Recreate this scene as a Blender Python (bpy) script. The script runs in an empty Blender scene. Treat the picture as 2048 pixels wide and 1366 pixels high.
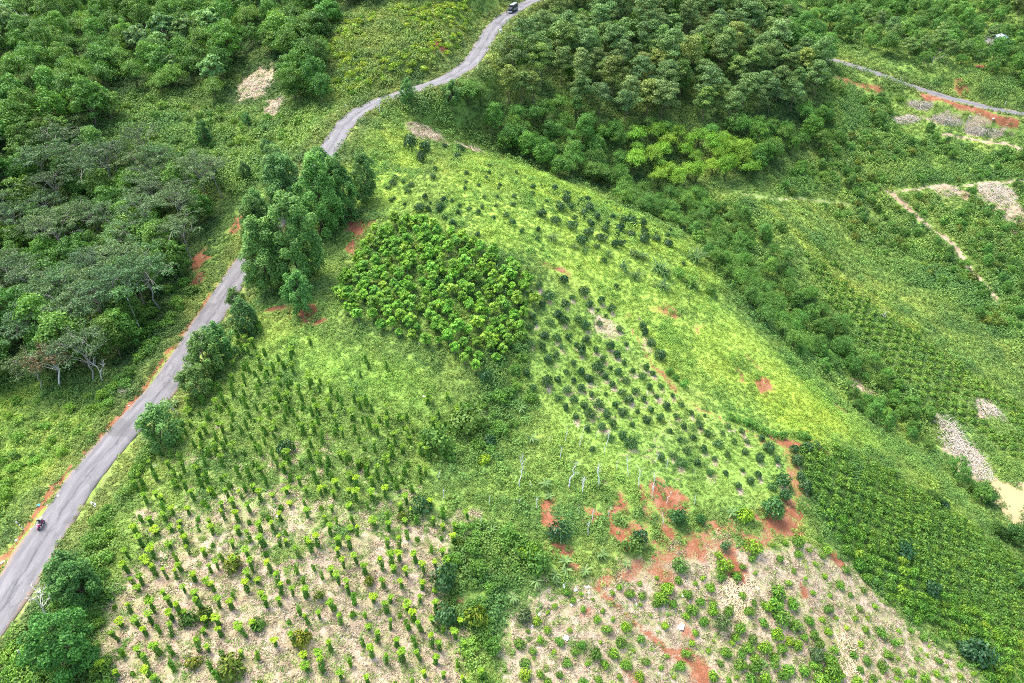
import bpy, math, random
import numpy as np
from math import radians, sin, cos, pi

# ------------------------------------------------------------------ camera, sky, sun, exposure
scene = bpy.context.scene
COL = scene.collection
CAM_Z, PITCH, FPX = 85.0, 36.0, 1366.0          # drone height, degrees below the horizon, focal length in photo pixels
cam_d = bpy.data.cameras.new('drone_camera')
cam_d.sensor_width = 36.0
cam_d.lens = 36.0 * FPX / 2048.0
cam_d.clip_end = 5000
cam = bpy.data.objects.new('drone_camera', cam_d)
cam.location = (0, 0, CAM_Z)
cam.rotation_euler = (radians(90 - PITCH), 0, 0)
COL.objects.link(cam)
scene.camera = cam

SUN_EL, SUN_AZ = 64.0, -50.0                     # azimuth measured from straight ahead (+Y), negative = from the left
world = bpy.data.worlds.new('World')
scene.world = world
world.use_nodes = True
wn = world.node_tree
bg = wn.nodes['Background']
sky = wn.nodes.new('ShaderNodeTexSky')
sky.sky_type = 'NISHITA'
sky.sun_disc = False
sky.sun_elevation = radians(SUN_EL)
sky.sun_rotation = radians(SUN_AZ)
sky.dust_density = 4.0
sky.air_density = 1.0
wn.links.new(sky.outputs[0], bg.inputs[0])
bg.inputs[1].default_value = 0.15
sun_d = bpy.data.lights.new('sun', 'SUN')
sun_d.energy = 1.4
sun_d.angle = radians(20)
sun_d.color = (1.0, 0.94, 0.82)
sun = bpy.data.objects.new('sun', sun_d)
az, el = radians(SUN_AZ), radians(SUN_EL)
sd = np.array([sin(az) * cos(el), cos(az) * cos(el), sin(el)])
from mathutils import Vector
sun.rotation_euler = Vector(sd).to_track_quat('Z', 'Y').to_euler()
sun.location = (0, 0, 200)
COL.objects.link(sun)
vs = scene.view_settings
vs.view_transform = 'Standard'
vs.look = 'None'
vs.gamma = 1.0
vs.use_curve_mapping = False
vs.exposure = 2.1
cy = scene.cycles
cy.max_bounces = 4
cy.filter_width = 1.0
cy.diffuse_bounces = 2
cy.glossy_bounces = 2
cy.transmission_bounces = 4
cy.transparent_max_bounces = 6
cy.use_denoising = False
cy.sample_clamp_indirect = 4.0
cy.use_adaptive_sampling = True
cy.adaptive_threshold = 0.01

# ------------------------------------------------------------------ numbers: noise, projection, terrain
R0 = np.random.default_rng(7)
random.seed(7)
_LAT = np.random.default_rng(3).random((256, 256))

def vnoise(x, y):
    x = np.asarray(x, float); y = np.asarray(y, float)
    xi = np.floor(x).astype(int); yi = np.floor(y).astype(int)
    fx = x - xi; fy = y - yi
    fx = fx * fx * (3 - 2 * fx); fy = fy * fy * (3 - 2 * fy)
    a = _LAT[xi & 255, yi & 255]; b = _LAT[(xi + 1) & 255, yi & 255]
    c = _LAT[xi & 255, (yi + 1) & 255]; d = _LAT[(xi + 1) & 255, (yi + 1) & 255]
    return (a * (1 - fx) + b * fx) * (1 - fy) + (c * (1 - fx) + d * fx) * fy

def fbm(x, y, scale, octv=4):
    s = 0; amp = 1; tot = 0
    for o in range(octv):
        s = s + amp * vnoise(x / scale + 17.3 * o, y / scale - 9.1 * o); tot += amp
        amp *= 0.5; scale = scale / 2.03
    return s / tot

cp, sp = cos(radians(PITCH)), sin(radians(PITCH))

def at_z(px, py, z):
    """the point at height z seen at photo pixel (px, py)"""
    u = (px - 1024) / FPX; v = (py - 683) / FPX
    zc = (CAM_Z - z) / (sp + v * cp)
    return (u * zc, zc * (cp - v * sp), z)

def project(x, y, z):
    d = np.asarray(y) * cp - (np.asarray(z) - CAM_Z) * sp
    dn = -np.asarray(y) * sp - (np.asarray(z) - CAM_Z) * cp
    return 1024 + FPX * np.asarray(x) / d, 683 + FPX * dn / d, d

ROAD_PX = [(-60, 1300, 0), (104, 1050, 1), (178, 945, 2), (251, 860, 3), (336, 762, 5), (430, 620, 6.5), (470, 557, 8.2), (560, 432, 14.2),
           (645, 318, 21), (695, 243, 23.6), (745, 209, 25.2), (812, 184, 26.8), (885, 160, 28.2), (935, 130, 29.6), (962, 96, 31.2),
           (985, 58, 33.2), (1020, 27, 35.2)]
road_ctrl = [np.array((-78.0, -10.0, -1.0)), np.array((-75.0, 22.0, -0.5))] + [np.array(at_z(*p)) for p in ROAD_PX]
road_ctrl += [np.array((14.0, 296, 37)), np.array((45.0, 318, 34)), np.array((88.0, 318, 24.0))]
road_ctrl += [np.array(at_z(*p)) for p in [(1640, 113, 14), (1740, 142, 11), (1840, 178, 6.5), (1935, 205, 3.8), (2040, 227, 1.5)]]
road_ctrl += [np.array((235.0, 262, -3)), np.array((270.0, 230.0, -8))]

def catmull(P, n=10):
    P = [2 * P[0] - P[1]] + list(P) + [2 * P[-1] - P[-2]]
    out = []
    for i in range(1, len(P) - 2):
        p0, p1, p2, p3 = P[i - 1], P[i], P[i + 1], P[i + 2]
        for t in np.linspace(0, 1, n, endpoint=False):
            out.append(0.5 * ((2 * p1) + (-p0 + p2) * t + (2 * p0 - 5 * p1 + 4 * p2 - p3) * t * t + (-p0 + 3 * p1 - 3 * p2 + p3) * t ** 3))
    out.append(P[-2])
    return np.array(out)

def resample(P, step):
    d = np.r_[0, np.cumsum(np.linalg.norm(np.diff(P[:, :2], axis=0), axis=1))]
    s = np.arange(0, d[-1], step)
    return np.stack([np.interp(s, d, P[:, k]) for k in range(P.shape[1])], 1)

ROAD = resample(catmull(road_ctrl, 14), 1.5)

TP = [  # (px, py, height)
 (0, 1366, 0), (200, 1366, 0), (500, 1366, -1), (800, 1366, -3), (1000, 1366, -5), (1300, 1366, -10), (1600, 1366, -15), (1850, 1366, -22), (2048, 1366, -31),
 (300, 1100, 1), (600, 1100, 2), (900, 1100, 0), (1200, 1100, -4), (1450, 1100, -8), (1600, 1050, -10.5), (1720, 1130, -17), (1880, 1130, -26), (2048, 1130, -37),
 (0, 850, .5), (100, 850, 1.5), (0, 1000, -.5), (420, 800, 5), (600, 850, 5.5), (800, 850, 4), (950, 850, 1), (1100, 850, 0), (1300, 850, -3), (1500, 880, -8), (1600, 890, -10.5),
 (1700, 930, -16), (1850, 955, -28), (560, 640, 9), (800, 680, 9), (960, 720, 6), (1100, 650, 5), (1250, 600, 2), (1400, 660, -4), (1500, 740, -9), (1560, 690, -12.5), (1640, 790, -17),
 (680, 560, 12.5), (850, 500, 14.5), (1050, 520, 11), (1150, 500, 9), (1300, 540, 2.5), (1400, 510, -4),
 (700, 420, 16), (800, 400, 18), (950, 400, 17), (1100, 420, 13), (1250, 460, 5), (1370, 485, -2.5), (1250, 432, 4), (1100, 368, 11), (1000, 325, 15), (760, 330, 20), (870, 305, 18.5),
 (800, 230, 24), (860, 255, 19.5), (960, 290, 12),
 # gully between the ridge and the pine hill, and down to the pond
 (1080, 300, 9), (1180, 340, 2), (1300, 380, -4), (1420, 420, -8), (1500, 520, -13), (1600, 650, -23), (1700, 760, -29), (1800, 850, -33), (1900, 930, -37), (2020, 1015, -39), (2048, 1000, -39),
 # pine hill
 (1100, 200, 18), (1050, 120, 25), (1200, 250, 10.5), (1400, 280, 4), (1300, 100, 22.4), (1500, 150, 14.7), (1120, 20, 32), (1300, 10, 31), (1500, 20, 26), (1590, 200, 7), (1580, 100, 18),
 # spur beyond the gully
 (1500, 400, -6), (1600, 470, -11), (1660, 540, -18), (1780, 620, -25), (1950, 720, -33), (2040, 790, -38), (1700, 620, -23), (1800, 720, -28.5), (1900, 800, -33), (2000, 900, -36.5), (2048, 880, -37),
 (1760, 560, -25), (1880, 620, -30), (2030, 700, -36), (1700, 440, -19), (1800, 440, -19), (1950, 440, -19), (1900, 350, -12.7), (2040, 380, -15), (1700, 330, -8), (1600, 330, -6),
 (1900, 285, -6.5), (1750, 230, 1), (1950, 240, -1.5),
 # hill behind the road on the left, and the far hills
 (600, 250, 20.5), (500, 300, 18), (500, 150, 26.4), (500, 30, 34.7), (250, 300, 18), (250, 150, 26), (250, 20, 35), (0, 300, 20), (0, 150, 28), (0, 10, 36.7),
 (200, 500, 6.5), (0, 500, 6), (200, 700, 3.5), (0, 700, 3), (430, 420, 12.5), (350, 560, 7.5), (520, 400, 14.5),
 (750, 100, 34.5), (750, 30, 41), (880, 20, 40.5), (860, 90, 34), (660, 140, 30),
 (1700, 50, 18.8), (1900, 60, 17), (2040, 100, 12), (1700, 0, 21.7), (2040, 10, 18.7)]
TW = [(0, 25, -2), (-60, 10, 0), (-110, 40, -1), (-160, 60, -1), (-170, 130, 5), (-190, 190, 20), (-220, 250, 38), (70, 20, -20), (110, 55, -34), (150, 90, -40), (190, 130, -40), (210, 190, -34),
      (0, 345, 52), (-120, 320, 55), (-250, 330, 60), (60, 380, 44), (150, 400, 36), (260, 380, 32), (260, 300, 8), (300, 200, -20), (0, 480, 75), (-250, 480, 85), (250, 480, 60), (-300, 60, 5), (300, 20, -40), (-10, 10, -2)]
ctrl = np.array([at_z(*p) for p in TP] + [tuple(map(float, w)) for w in TW] + [tuple(p) for p in ROAD[::5]])

def tps_fit(P, lam):
    n = len(P)
    d = np.linalg.norm(P[:, None, :2] - P[None, :, :2], axis=2) / 50.0
    K = np.where(d > 0, d * d * np.log(d + 1e-9), 0) + lam * np.eye(n)
    Q = np.c_[np.ones(n), P[:, :2] / 50.0]
    A = np.block([[K, Q], [Q.T, np.zeros((3, 3))]])
    return np.linalg.solve(A, np.r_[P[:, 2], 0, 0, 0])

W_ = tps_fit(ctrl, 0.02)

def axis(a, b, step, lo, hi):
    mid = np.arange(a, b + step / 2, step)
    left = [a]; s = step
    while left[-1] > lo:
        s *= 1.35; left.append(left[-1] - s)
    right = [b]; s = step
    while right[-1] < hi:
        s *= 1.35; right.append(right[-1] + s)
    return np.r_[np.array(left[:0:-1]), mid, np.array(right[1:])]

GX = axis(-210.0, 260.0, 1.0, -1500, 1500)
GY = axis(22.0, 400.0, 1.0, -500, 2500)
gx, gy = np.meshgrid(GX, GY, indexing='ij')
ZX = np.clip(gx, -330, 340).ravel(); ZY = np.clip(gy, -40, 520).ravel()
Z = np.zeros(ZX.shape)
for i in range(len(ctrl)):
    d2 = ((ZX - ctrl[i, 0]) ** 2 + (ZY - ctrl[i, 1]) ** 2) / 2500.0
    Z += W_[i] * 0.5 * d2 * np.log(d2 + 1e-12)
Z += W_[-3] + W_[-2] * ZX / 50 + W_[-1] * ZY / 50
Z = Z.reshape(gx.shape)
Z += (fbm(gx, gy, 22, 3) - 0.5) * 1.6 + (fbm(gx + 90, gy, 5, 2) - 0.5) * 0.35
Z += np.clip(gy - 520, 0, 1e9) * 0.10

def near_line(L, X, Y, reach):
    """distance to a polyline and the nearest index, only within reach"""
    best = np.full(X.shape, 1e9); idx = np.zeros(X.shape, int)
    m = (X > L[:, 0].min() - reach) & (X < L[:, 0].max() + reach) & (Y > L[:, 1].min() - reach) & (Y < L[:, 1].max() + reach)
    xs, ys = X[m], Y[m]; b = np.full(xs.shape, 1e9); ii = np.zeros(xs.shape, int)
    for i in range(len(L)):
        d = (xs - L[i, 0]) ** 2 + (ys - L[i, 1]) ** 2
        k = d < b
        b[k] = d[k]; ii[k] = i
    best[m] = np.sqrt(b); idx[m] = ii
    return best, idx

ROAD_D, ROAD_I = near_line(ROAD, gx, gy, 20)
t = np.clip((ROAD_D - 4.6) / 7.0, 0, 1); t = t * t * (3 - 2 * t)
Z = np.where(ROAD_D < 20, (ROAD[ROAD_I, 2] - 0.10) * (1 - t) + Z * t, Z)

def lut(ax, v):
    i = np.clip(np.searchsorted(ax, v) - 1, 0, len(ax) - 2)
    return i, np.clip((v - ax[i]) / (ax[i + 1] - ax[i]), 0, 1)

def hz(x, y):
    i, fx = lut(GX, np.asarray(x, float)); j, fy = lut(GY, np.asarray(y, float))
    return (Z[i, j] * (1 - fx) + Z[i + 1, j] * fx) * (1 - fy) + (Z[i, j + 1] * (1 - fx) + Z[i + 1, j + 1] * fx) * fy

def ground(pts):
    """photo pixels -> points on the terrain (first hit along the view ray)"""
    pts = np.asarray(pts, float).reshape(-1, 2)
    u = (pts[:, 0] - 1024) / FPX; v = (pts[:, 1] - 683) / FPX
    dx, dy, dz = u, cp - v * sp, -(sp + v * cp)
    T = np.full(len(pts), 650.0); done = np.zeros(len(pts), bool)
    for tt in np.arange(50, 640, 0.6):
        h = CAM_Z + dz * tt - hz(dx * tt, dy * tt)
        k = (h < 0) & ~done
        T[k] = tt - 0.3; done |= k
        if done.all(): break
    x, y = dx * T, dy * T
    return np.stack([x, y, hz(x, y)], 1)

def visible(x, y, z):
    px, py, d = project(x, y, z)
    ok = np.ones(len(px), bool)
    for f in np.linspace(0.35, 0.985, 60):
        ok &= CAM_Z + (z - CAM_Z) * f > hz(x * f, y * f)
    return ok, px, py, d

def inpoly(px, py, poly):
    poly = np.asarray(poly, float); r = np.zeros(np.shape(px), bool)
    x0, y0 = poly[:, 0], poly[:, 1]; x1, y1 = np.roll(x0, -1), np.roll(y0, -1)
    for a, b, c, d in zip(x0, y0, x1, y1):
        if b == d: continue
        k = ((b > py) != (d > py)) & (px < (c - a) * (py - b) / (d - b) + a)
        r ^= k
    return r

# ------------------------------------------------------------------ helpers: materials, meshes, objects
def node_mat(name):
    m = bpy.data.materials.new(name); m.use_nodes = True
    nt = m.node_tree; b = nt.nodes['Principled BSDF']
    return m, nt, b

def N(nt, kind, **kw):
    n = nt.nodes.new(kind)
    for k, v in kw.items():
        if k.startswith('i_'):
            n.inputs[k[2:].replace('_', ' ')].default_value = v
        else:
            setattr(n, k, v)
    return n

def mixc(nt, fac, a, b, mode='MIX'):
    n = nt.nodes.new('ShaderNodeMix'); n.data_type = 'RGBA'; n.blend_type = mode
    for sock, v in ((0, fac), (6, a), (7, b)):
        if hasattr(v, 'links') or isinstance(v, bpy.types.NodeSocket):
            nt.links.new(v, n.inputs[sock])
        else:
            n.inputs[sock].default_value = v if sock == 0 else (*v, 1.0) if len(v) == 3 else v
    return n.outputs[2]

def mathn(nt, op, a, b=None, clamp=False):
    n = nt.nodes.new('ShaderNodeMath'); n.operation = op; n.use_clamp = clamp
    for i, v in enumerate((a, b)):
        if v is None: continue
        if isinstance(v, bpy.types.NodeSocket): nt.links.new(v, n.inputs[i])
        else: n.inputs[i].default_value = v
    return n.outputs[0]

def ramp(nt, fac, stops):
    n = nt.nodes.new('ShaderNodeValToRGB')
    e = n.color_ramp.elements
    while len(e) < len(stops): e.new(0.5)
    for el_, (p, c) in zip(e, stops):
        el_.position = p; el_.color = (*c, 1.0)
    nt.links.new(fac, n.inputs[0])
    return n.outputs[0]

def noise(nt, scale, detail=4, rough=0.55, vec=None):
    n = nt.nodes.new('ShaderNodeTexNoise')
    n.inputs['Scale'].default_value = scale; n.inputs['Detail'].default_value = detail; n.inputs['Roughness'].default_value = rough
    if vec is not None: nt.links.new(vec, n.inputs['Vector'])
    return n

MATS = {}
def leaf_mat(name, dark, mid, light, trans=0.22, rough=0.6, spec=0.25):
    """leaf colours vary leaf by leaf ('var' on each face) and plant by plant (object colour and random)"""
    m, nt, b = node_mat(name)
    a = N(nt, 'ShaderNodeAttribute', attribute_name='var')
    oi = N(nt, 'ShaderNodeObjectInfo')
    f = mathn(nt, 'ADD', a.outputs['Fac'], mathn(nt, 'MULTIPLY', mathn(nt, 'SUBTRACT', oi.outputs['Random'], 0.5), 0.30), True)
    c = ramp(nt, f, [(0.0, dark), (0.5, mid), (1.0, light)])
    c = mixc(nt, 1.0, c, oi.outputs['Color'], 'MULTIPLY')
    hs_ = N(nt, 'ShaderNodeHueSaturation'); hs_.inputs['Saturation'].default_value = 1.0; nt.links.new(c, hs_.inputs['Color']); c = hs_.outputs[0]
    nt.links.new(c, b.inputs['Base Color'])
    b.inputs['Roughness'].default_value = rough
    b.inputs['Specular IOR Level'].default_value = spec
    tr = N(nt, 'ShaderNodeBsdfTranslucent')
    nt.links.new(mixc(nt, 1.0, c, (1.3, 1.25, 0.6), 'MULTIPLY'), tr.inputs['Color'])
    mx = N(nt, 'ShaderNodeMixShader'); mx.inputs[0].default_value = trans
    nt.links.new(b.outputs[0], mx.inputs[1]); nt.links.new(tr.outputs[0], mx.inputs[2])
    nt.links.new(mx.outputs[0], nt.nodes['Material Output'].inputs['Surface'])
    MATS[name] = m
    return m

def plain_mat(name, col, rough=0.7, spec=0.3, metal=0.0, var=0.25, scale=6.0):
    m, nt, b = node_mat(name)
    tc = N(nt, 'ShaderNodeTexCoord')
    n = noise(nt, scale, 4, 0.6, tc.outputs['Object'])
    c = mixc(nt, n.outputs['Fac'], [x * (1 - var) for x in col], [min(1, x * (1 + var)) for x in col])
    nt.links.new(c, b.inputs['Base Color'])
    b.inputs['Roughness'].default_value = rough
    b.inputs['Specular IOR Level'].default_value = spec
    b.inputs['Metallic'].default_value = metal
    MATS[name] = m
    return m

L = leaf_mat
L('leaf_broad', (0.031, 0.094, 0.014), (0.071, 0.184, 0.026), (0.147, 0.303, 0.042))
L('leaf_broad_pale', (0.060, 0.127, 0.037), (0.121, 0.233, 0.064), (0.194, 0.339, 0.104))
L('leaf_grey', (0.032, 0.076, 0.023), (0.067, 0.134, 0.041), (0.124, 0.200, 0.082))
L('leaf_acacia', (0.043, 0.116, 0.026), (0.091, 0.216, 0.045), (0.170, 0.336, 0.074))
L('leaf_pine', (0.053, 0.110, 0.026), (0.107, 0.196, 0.045), (0.180, 0.287, 0.075), 0.12)
L('leaf_bamboo', (0.040, 0.106, 0.015), (0.084, 0.201, 0.027), (0.156, 0.313, 0.048))
L('leaf_young', (0.056, 0.152, 0.015), (0.127, 0.289, 0.025), (0.232, 0.420, 0.052), 0.28)
L('leaf_pepper', (0.041, 0.123, 0.015), (0.090, 0.222, 0.024), (0.184, 0.356, 0.037))
L('leaf_tuft', (0.080, 0.178, 0.014), (0.152, 0.292, 0.022), (0.269, 0.410, 0.035), 0.3)
L('leaf_coffee', (0.037, 0.117, 0.013), (0.078, 0.201, 0.020), (0.203, 0.350, 0.030))
L('leaf_citrus', (0.015, 0.054, 0.017), (0.030, 0.097, 0.026), (0.062, 0.152, 0.037), 0.15, 0.5, 0.35)
L('leaf_shrub', (0.043, 0.117, 0.015), (0.095, 0.207, 0.027), (0.173, 0.313, 0.044))
L('leaf_yellow', (0.114, 0.183, 0.021), (0.242, 0.366, 0.034), (0.380, 0.536, 0.063), 0.28)
L('leaf_banana', (0.045, 0.099, 0.024), (0.090, 0.172, 0.042), (0.162, 0.244, 0.073), 0.25)
L('leaf_brown', (.099, .068, .031), (.176, .116, .050), (.264, .176, .083))
plain_mat('bamboo_culm', (.085, .105, .035))
plain_mat('bark_brown', (.12, .09, .065))
plain_mat('bark_grey', (.26, .24, .21))
plain_mat('bark_white', (.55, .54, .49))
plain_mat('stalk_dry', (.50, .415, .31), var=0.4, scale=1.5)
plain_mat('wood_fresh', (.66, .54, .34), var=0.3, scale=2)
plain_mat('plastic_white', (.82, .83, .84), 0.5, var=0.06)
plain_mat('plastic_blue', (.05, .35, .55), 0.5, var=0.06)
plain_mat('paint_white', (.72, .72, .70), var=0.12)
plain_mat('concrete', (.38, .37, .35), var=0.15)

def mesh(name, V, F, mat=None, var=None, smooth=False):
    """V (n,3), F list of (k,4)/(k,3) arrays"""
    me = bpy.data.meshes.new(name)
    Fs = [np.asarray(f, np.int32) for f in (F if isinstance(F, list) else [F]) if len(f)]
    V = np.asarray(V, np.float32)
    loops = np.concatenate([f.ravel() for f in Fs])
    tot = np.concatenate([np.full(len(f), f.shape[1], np.int32) for f in Fs])
    me.vertices.add(len(V)); me.vertices.foreach_set('co', V.ravel())
    me.loops.add(len(loops)); me.loops.foreach_set('vertex_index', loops)
    me.polygons.add(len(tot)); me.polygons.foreach_set('loop_start', np.r_[0, np.cumsum(tot)[:-1]].astype(np.int32))
    if smooth: me.polygons.foreach_set('use_smooth', np.ones(len(tot), bool))
    if var is not None:
        a = me.attributes.new('var', 'FLOAT', 'FACE'); a.data.foreach_set('value', np.clip(np.asarray(var, np.float32), 0, 1))
    if mat is not None: me.materials.append(MATS[mat] if isinstance(mat, str) else mat)
    me.update(calc_edges=True)
    return me

class Geo:
    def __init__(s): s.V = []; s.F = []; s.T = []; s.var = []; s.vt = []; s.n = 0
    def add(s, V, F, var=0.5):
        V = np.asarray(V, float); F = np.asarray(F, int)
        if not len(V): return
        var = np.full(len(F), var) if np.isscalar(var) else np.asarray(var)
        if F.shape[1] == 4: s.F.append(F + s.n); s.var.append(var)
        else: s.T.append(F + s.n); s.vt.append(var)
        s.V.append(V); s.n += len(V)
    def tube(s, P, R, sides=5, var=0.5, cap=True):
        P = np.asarray(P, float); R = np.broadcast_to(np.asarray(R, float), len(P))
        T = np.gradient(P, axis=0); T /= np.linalg.norm(T, axis=1)[:, None] + 1e-9
        ref = np.array([0.3, 0.9, 0.1]) if abs(T[0, 2]) > 0.7 else np.array([0, 0, 1.0])
        A = np.cross(T, ref); A /= np.linalg.norm(A, axis=1)[:, None] + 1e-9
        B = np.cross(T, A)
        an = np.arange(sides) * 2 * pi / sides
        V = (P[:, None] + R[:, None, None] * (A[:, None] * np.cos(an)[None, :, None] + B[:, None] * np.sin(an)[None, :, None])).reshape(-1, 3)
        i, j = np.meshgrid(np.arange(len(P) - 1), np.arange(sides), indexing='ij')
        a = i * sides + j; b = i * sides + (j + 1) % sides
        F = np.stack([a, b, b + sides, a + sides], -1).reshape(-1, 4)
        s.add(V, F, var)
        if cap:
            c = P[-1]; base = (len(P) - 1) * sides
            V2 = np.r_[V[base:base + sides], [c + T[-1] * R[-1] * 0.5]]
            s.add(V2, np.array([[k, (k + 1) % sides, sides] for k in range(sides)]), var)
    def box(s, c, d, rot=None, var=0.5, taper=1.0):
        sx, sy, sz = np.asarray(d) / 2
        V = np.array([[x * sx * (taper if z > 0 else 1), y * sy * (taper if z > 0 else 1), z * sz] for z in (-1, 1) for x, y in ((-1, -1), (1, -1), (1, 1), (-1, 1))])
        if rot is not None: V = V @ np.asarray(rot).T
        s.add(V + np.asarray(c), [[0, 3, 2, 1], [4, 5, 6, 7], [0, 1, 5, 4], [1, 2, 6, 5], [2, 3, 7, 6], [3, 0, 4, 7]], var)
    def mesh(s, name, mat, smooth=False):
        return mesh(name, np.concatenate(s.V), [np.concatenate(x) for x in (s.F, s.T) if x], mat, np.concatenate(s.var + s.vt), smooth)

def unit(v): return v / (np.linalg.norm(v, axis=-1, keepdims=True) + 1e-9)

def cards(geo, P, Nrm, Ln, Wd, rng, var, jit=0.45, tang=None, bend=0.15):
    """leaf-shaped faces at P, facing Nrm, long axis along tang or random"""
    n = len(P)
    Nn = unit(unit(Nrm) + rng.normal(0, jit, (n, 3)))
    t_ = rng.normal(0, 1, (n, 3)) if tang is None else unit(tang) + rng.normal(0, 0.25, (n, 3))
    t_ = unit(t_ - (t_ * Nn).sum(1)[:, None] * Nn)
    b_ = np.cross(Nn, t_)
    Ls = (Ln * rng.uniform(0.7, 1.3, n))[:, None]; Ws = (Wd * rng.uniform(0.7, 1.3, n))[:, None]
    V = np.stack([P - t_ * Ls * .5, P + b_ * Ws * .5, P + t_ * Ls * .5 - Nn * Ls * bend, P - b_ * Ws * .5], 1).reshape(-1, 3)
    geo.add(V, np.arange(4 * n).reshape(-1, 4), var)

def sph(rng, n):
    v = rng.normal(0, 1, (n, 3)); return unit(v)

def obj(name, me, parent=None, loc=(0, 0, 0), rz=0.0, sc=1.0, tilt=(0, 0)):
    o = bpy.data.objects.new(name, me)
    o.location = loc
    o.rotation_euler = (tilt[0], tilt[1], rz)
    o.scale = (sc, sc, sc) if np.isscalar(sc) else sc
    if parent is not None: o.parent = parent
    COL.objects.link(o)
    return o

def tag(o, label, cat=None, group=None, kind=None):
    if label: o['label'] = label
    if cat: o['category'] = cat
    if group: o['group'] = group
    if kind: o['kind'] = kind
    return o

# ------------------------------------------------------------------ terrain colours (dry straw, bare red earth, grass tones)
def dens(poly, n=6):
    P = np.asarray(poly, float); out = []
    for a, b in zip(P, np.roll(P, -1, 0)):
        for t_ in np.linspace(0, 1, n, endpoint=False): out.append(a + (b - a) * t_)
    return out

def wpoly(poly): return ground(dens(poly))[:, :2]

def blur(M, r=1, it=2):
    for _ in range(it):
        for ax_ in (0, 1):
            M = sum(np.roll(M, k, ax_) for k in range(-r, r + 1)) / (2 * r + 1)
    return M

WARP_X = gx + (fbm(gx, gy, 6, 4) - 0.5) * 8
WARP_Y = gy + (fbm(gx + 55, gy + 31, 6, 4) - 0.5) * 9

def zone(poly, r=1, warp=True):
    wp = wpoly(poly)
    return blur(inpoly(WARP_X if warp else gx, WARP_Y if warp else gy, wp).astype(float), r)

def blob(px, py, rx, ry=None):
    """soft patch of ground seen at a pixel, radii in metres"""
    g = ground([(px, py)])[0]; ry = ry or rx
    d = np.sqrt(((WARP_X - g[0]) / rx) ** 2 + ((WARP_Y - g[1]) / ry) ** 2)
    return np.clip(1.3 - 1.05 * d, 0, 1)

def strip(pts, w, soft=1.0):
    Lw = resample(np.array(ground(dens(pts, 5)[:-5] + [pts[-1]])), 1.0)
    d, _ = near_line(Lw, WARP_X * .4 + gx * .6, WARP_Y * .4 + gy * .6, w + 6)
    return np.clip((w / 2 - d) / soft + 0.5, 0, 1)

Z_PEPPER = [(490, 655), (640, 690), (860, 770), (960, 800), (900, 860), (850, 960), (870, 1000), (960, 1040), (900, 1110), (905, 1200), (970, 1366), (960, 1420), (200, 1420), (225, 1230), (250, 1100), (270, 980), (320, 900), (370, 820)]
straw = np.maximum.reduce([
    0.80 * zone([(240, 1150), (290, 1080), (420, 1060), (560, 1090), (680, 1050), (860, 1010), (950, 1040), (900, 1110), (890, 1200), (960, 1300), (980, 1440), (190, 1440), (215, 1200)], 3),
    0.58 * zone([(270, 1000), (420, 960), (600, 970), (860, 960), (880, 1060), (600, 1130), (240, 1180)], 4), 0.36 * zone([(330, 900), (520, 830), (760, 850), (860, 940), (850, 1020), (600, 1060), (300, 1040)], 5),
    0.80 * zone([(1000, 1210), (1100, 1180), (1210, 1130), (1330, 1120), (1430, 1095), (1600, 1060), (1690, 1120), (1750, 1195), (1880, 1290), (1990, 1400), (1990, 1440), (990, 1440)], 2),
    0.30 * zone([(1050, 700), (1300, 660), (1400, 800), (1600, 890), (1590, 1000), (1400, 1020), (1100, 900)], 6),
    0.6 * blob(925, 1060, 4), 0.8 * blob(292, 1035, 3, 2), 0.6 * blob(1210, 650, 4, 6), 0.5 * blob(1290, 680, 4, 6),
    blob(515, 165, 7, 11), blob(548, 212, 3.5, 6), blob(858, 268, 8, 7), blob(948, 300, 6, 3), blob(1815, 241, 7, 2.0), blob(1880, 243, 8, 2.2), blob(1950, 254, 8, 2.0), blob(1840, 211, 6, 1.5), blob(2000, 268, 6, 1.8),
    blob(1905, 880, 4, 8), blob(1940, 920, 4, 7), blob(1980, 825, 5, 4), blob(1995, 390, 9, 6), blob(1900, 382, 8, 3), blob(2030, 430, 8, 10), blob(1710, 770, 4, 3)])
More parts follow.
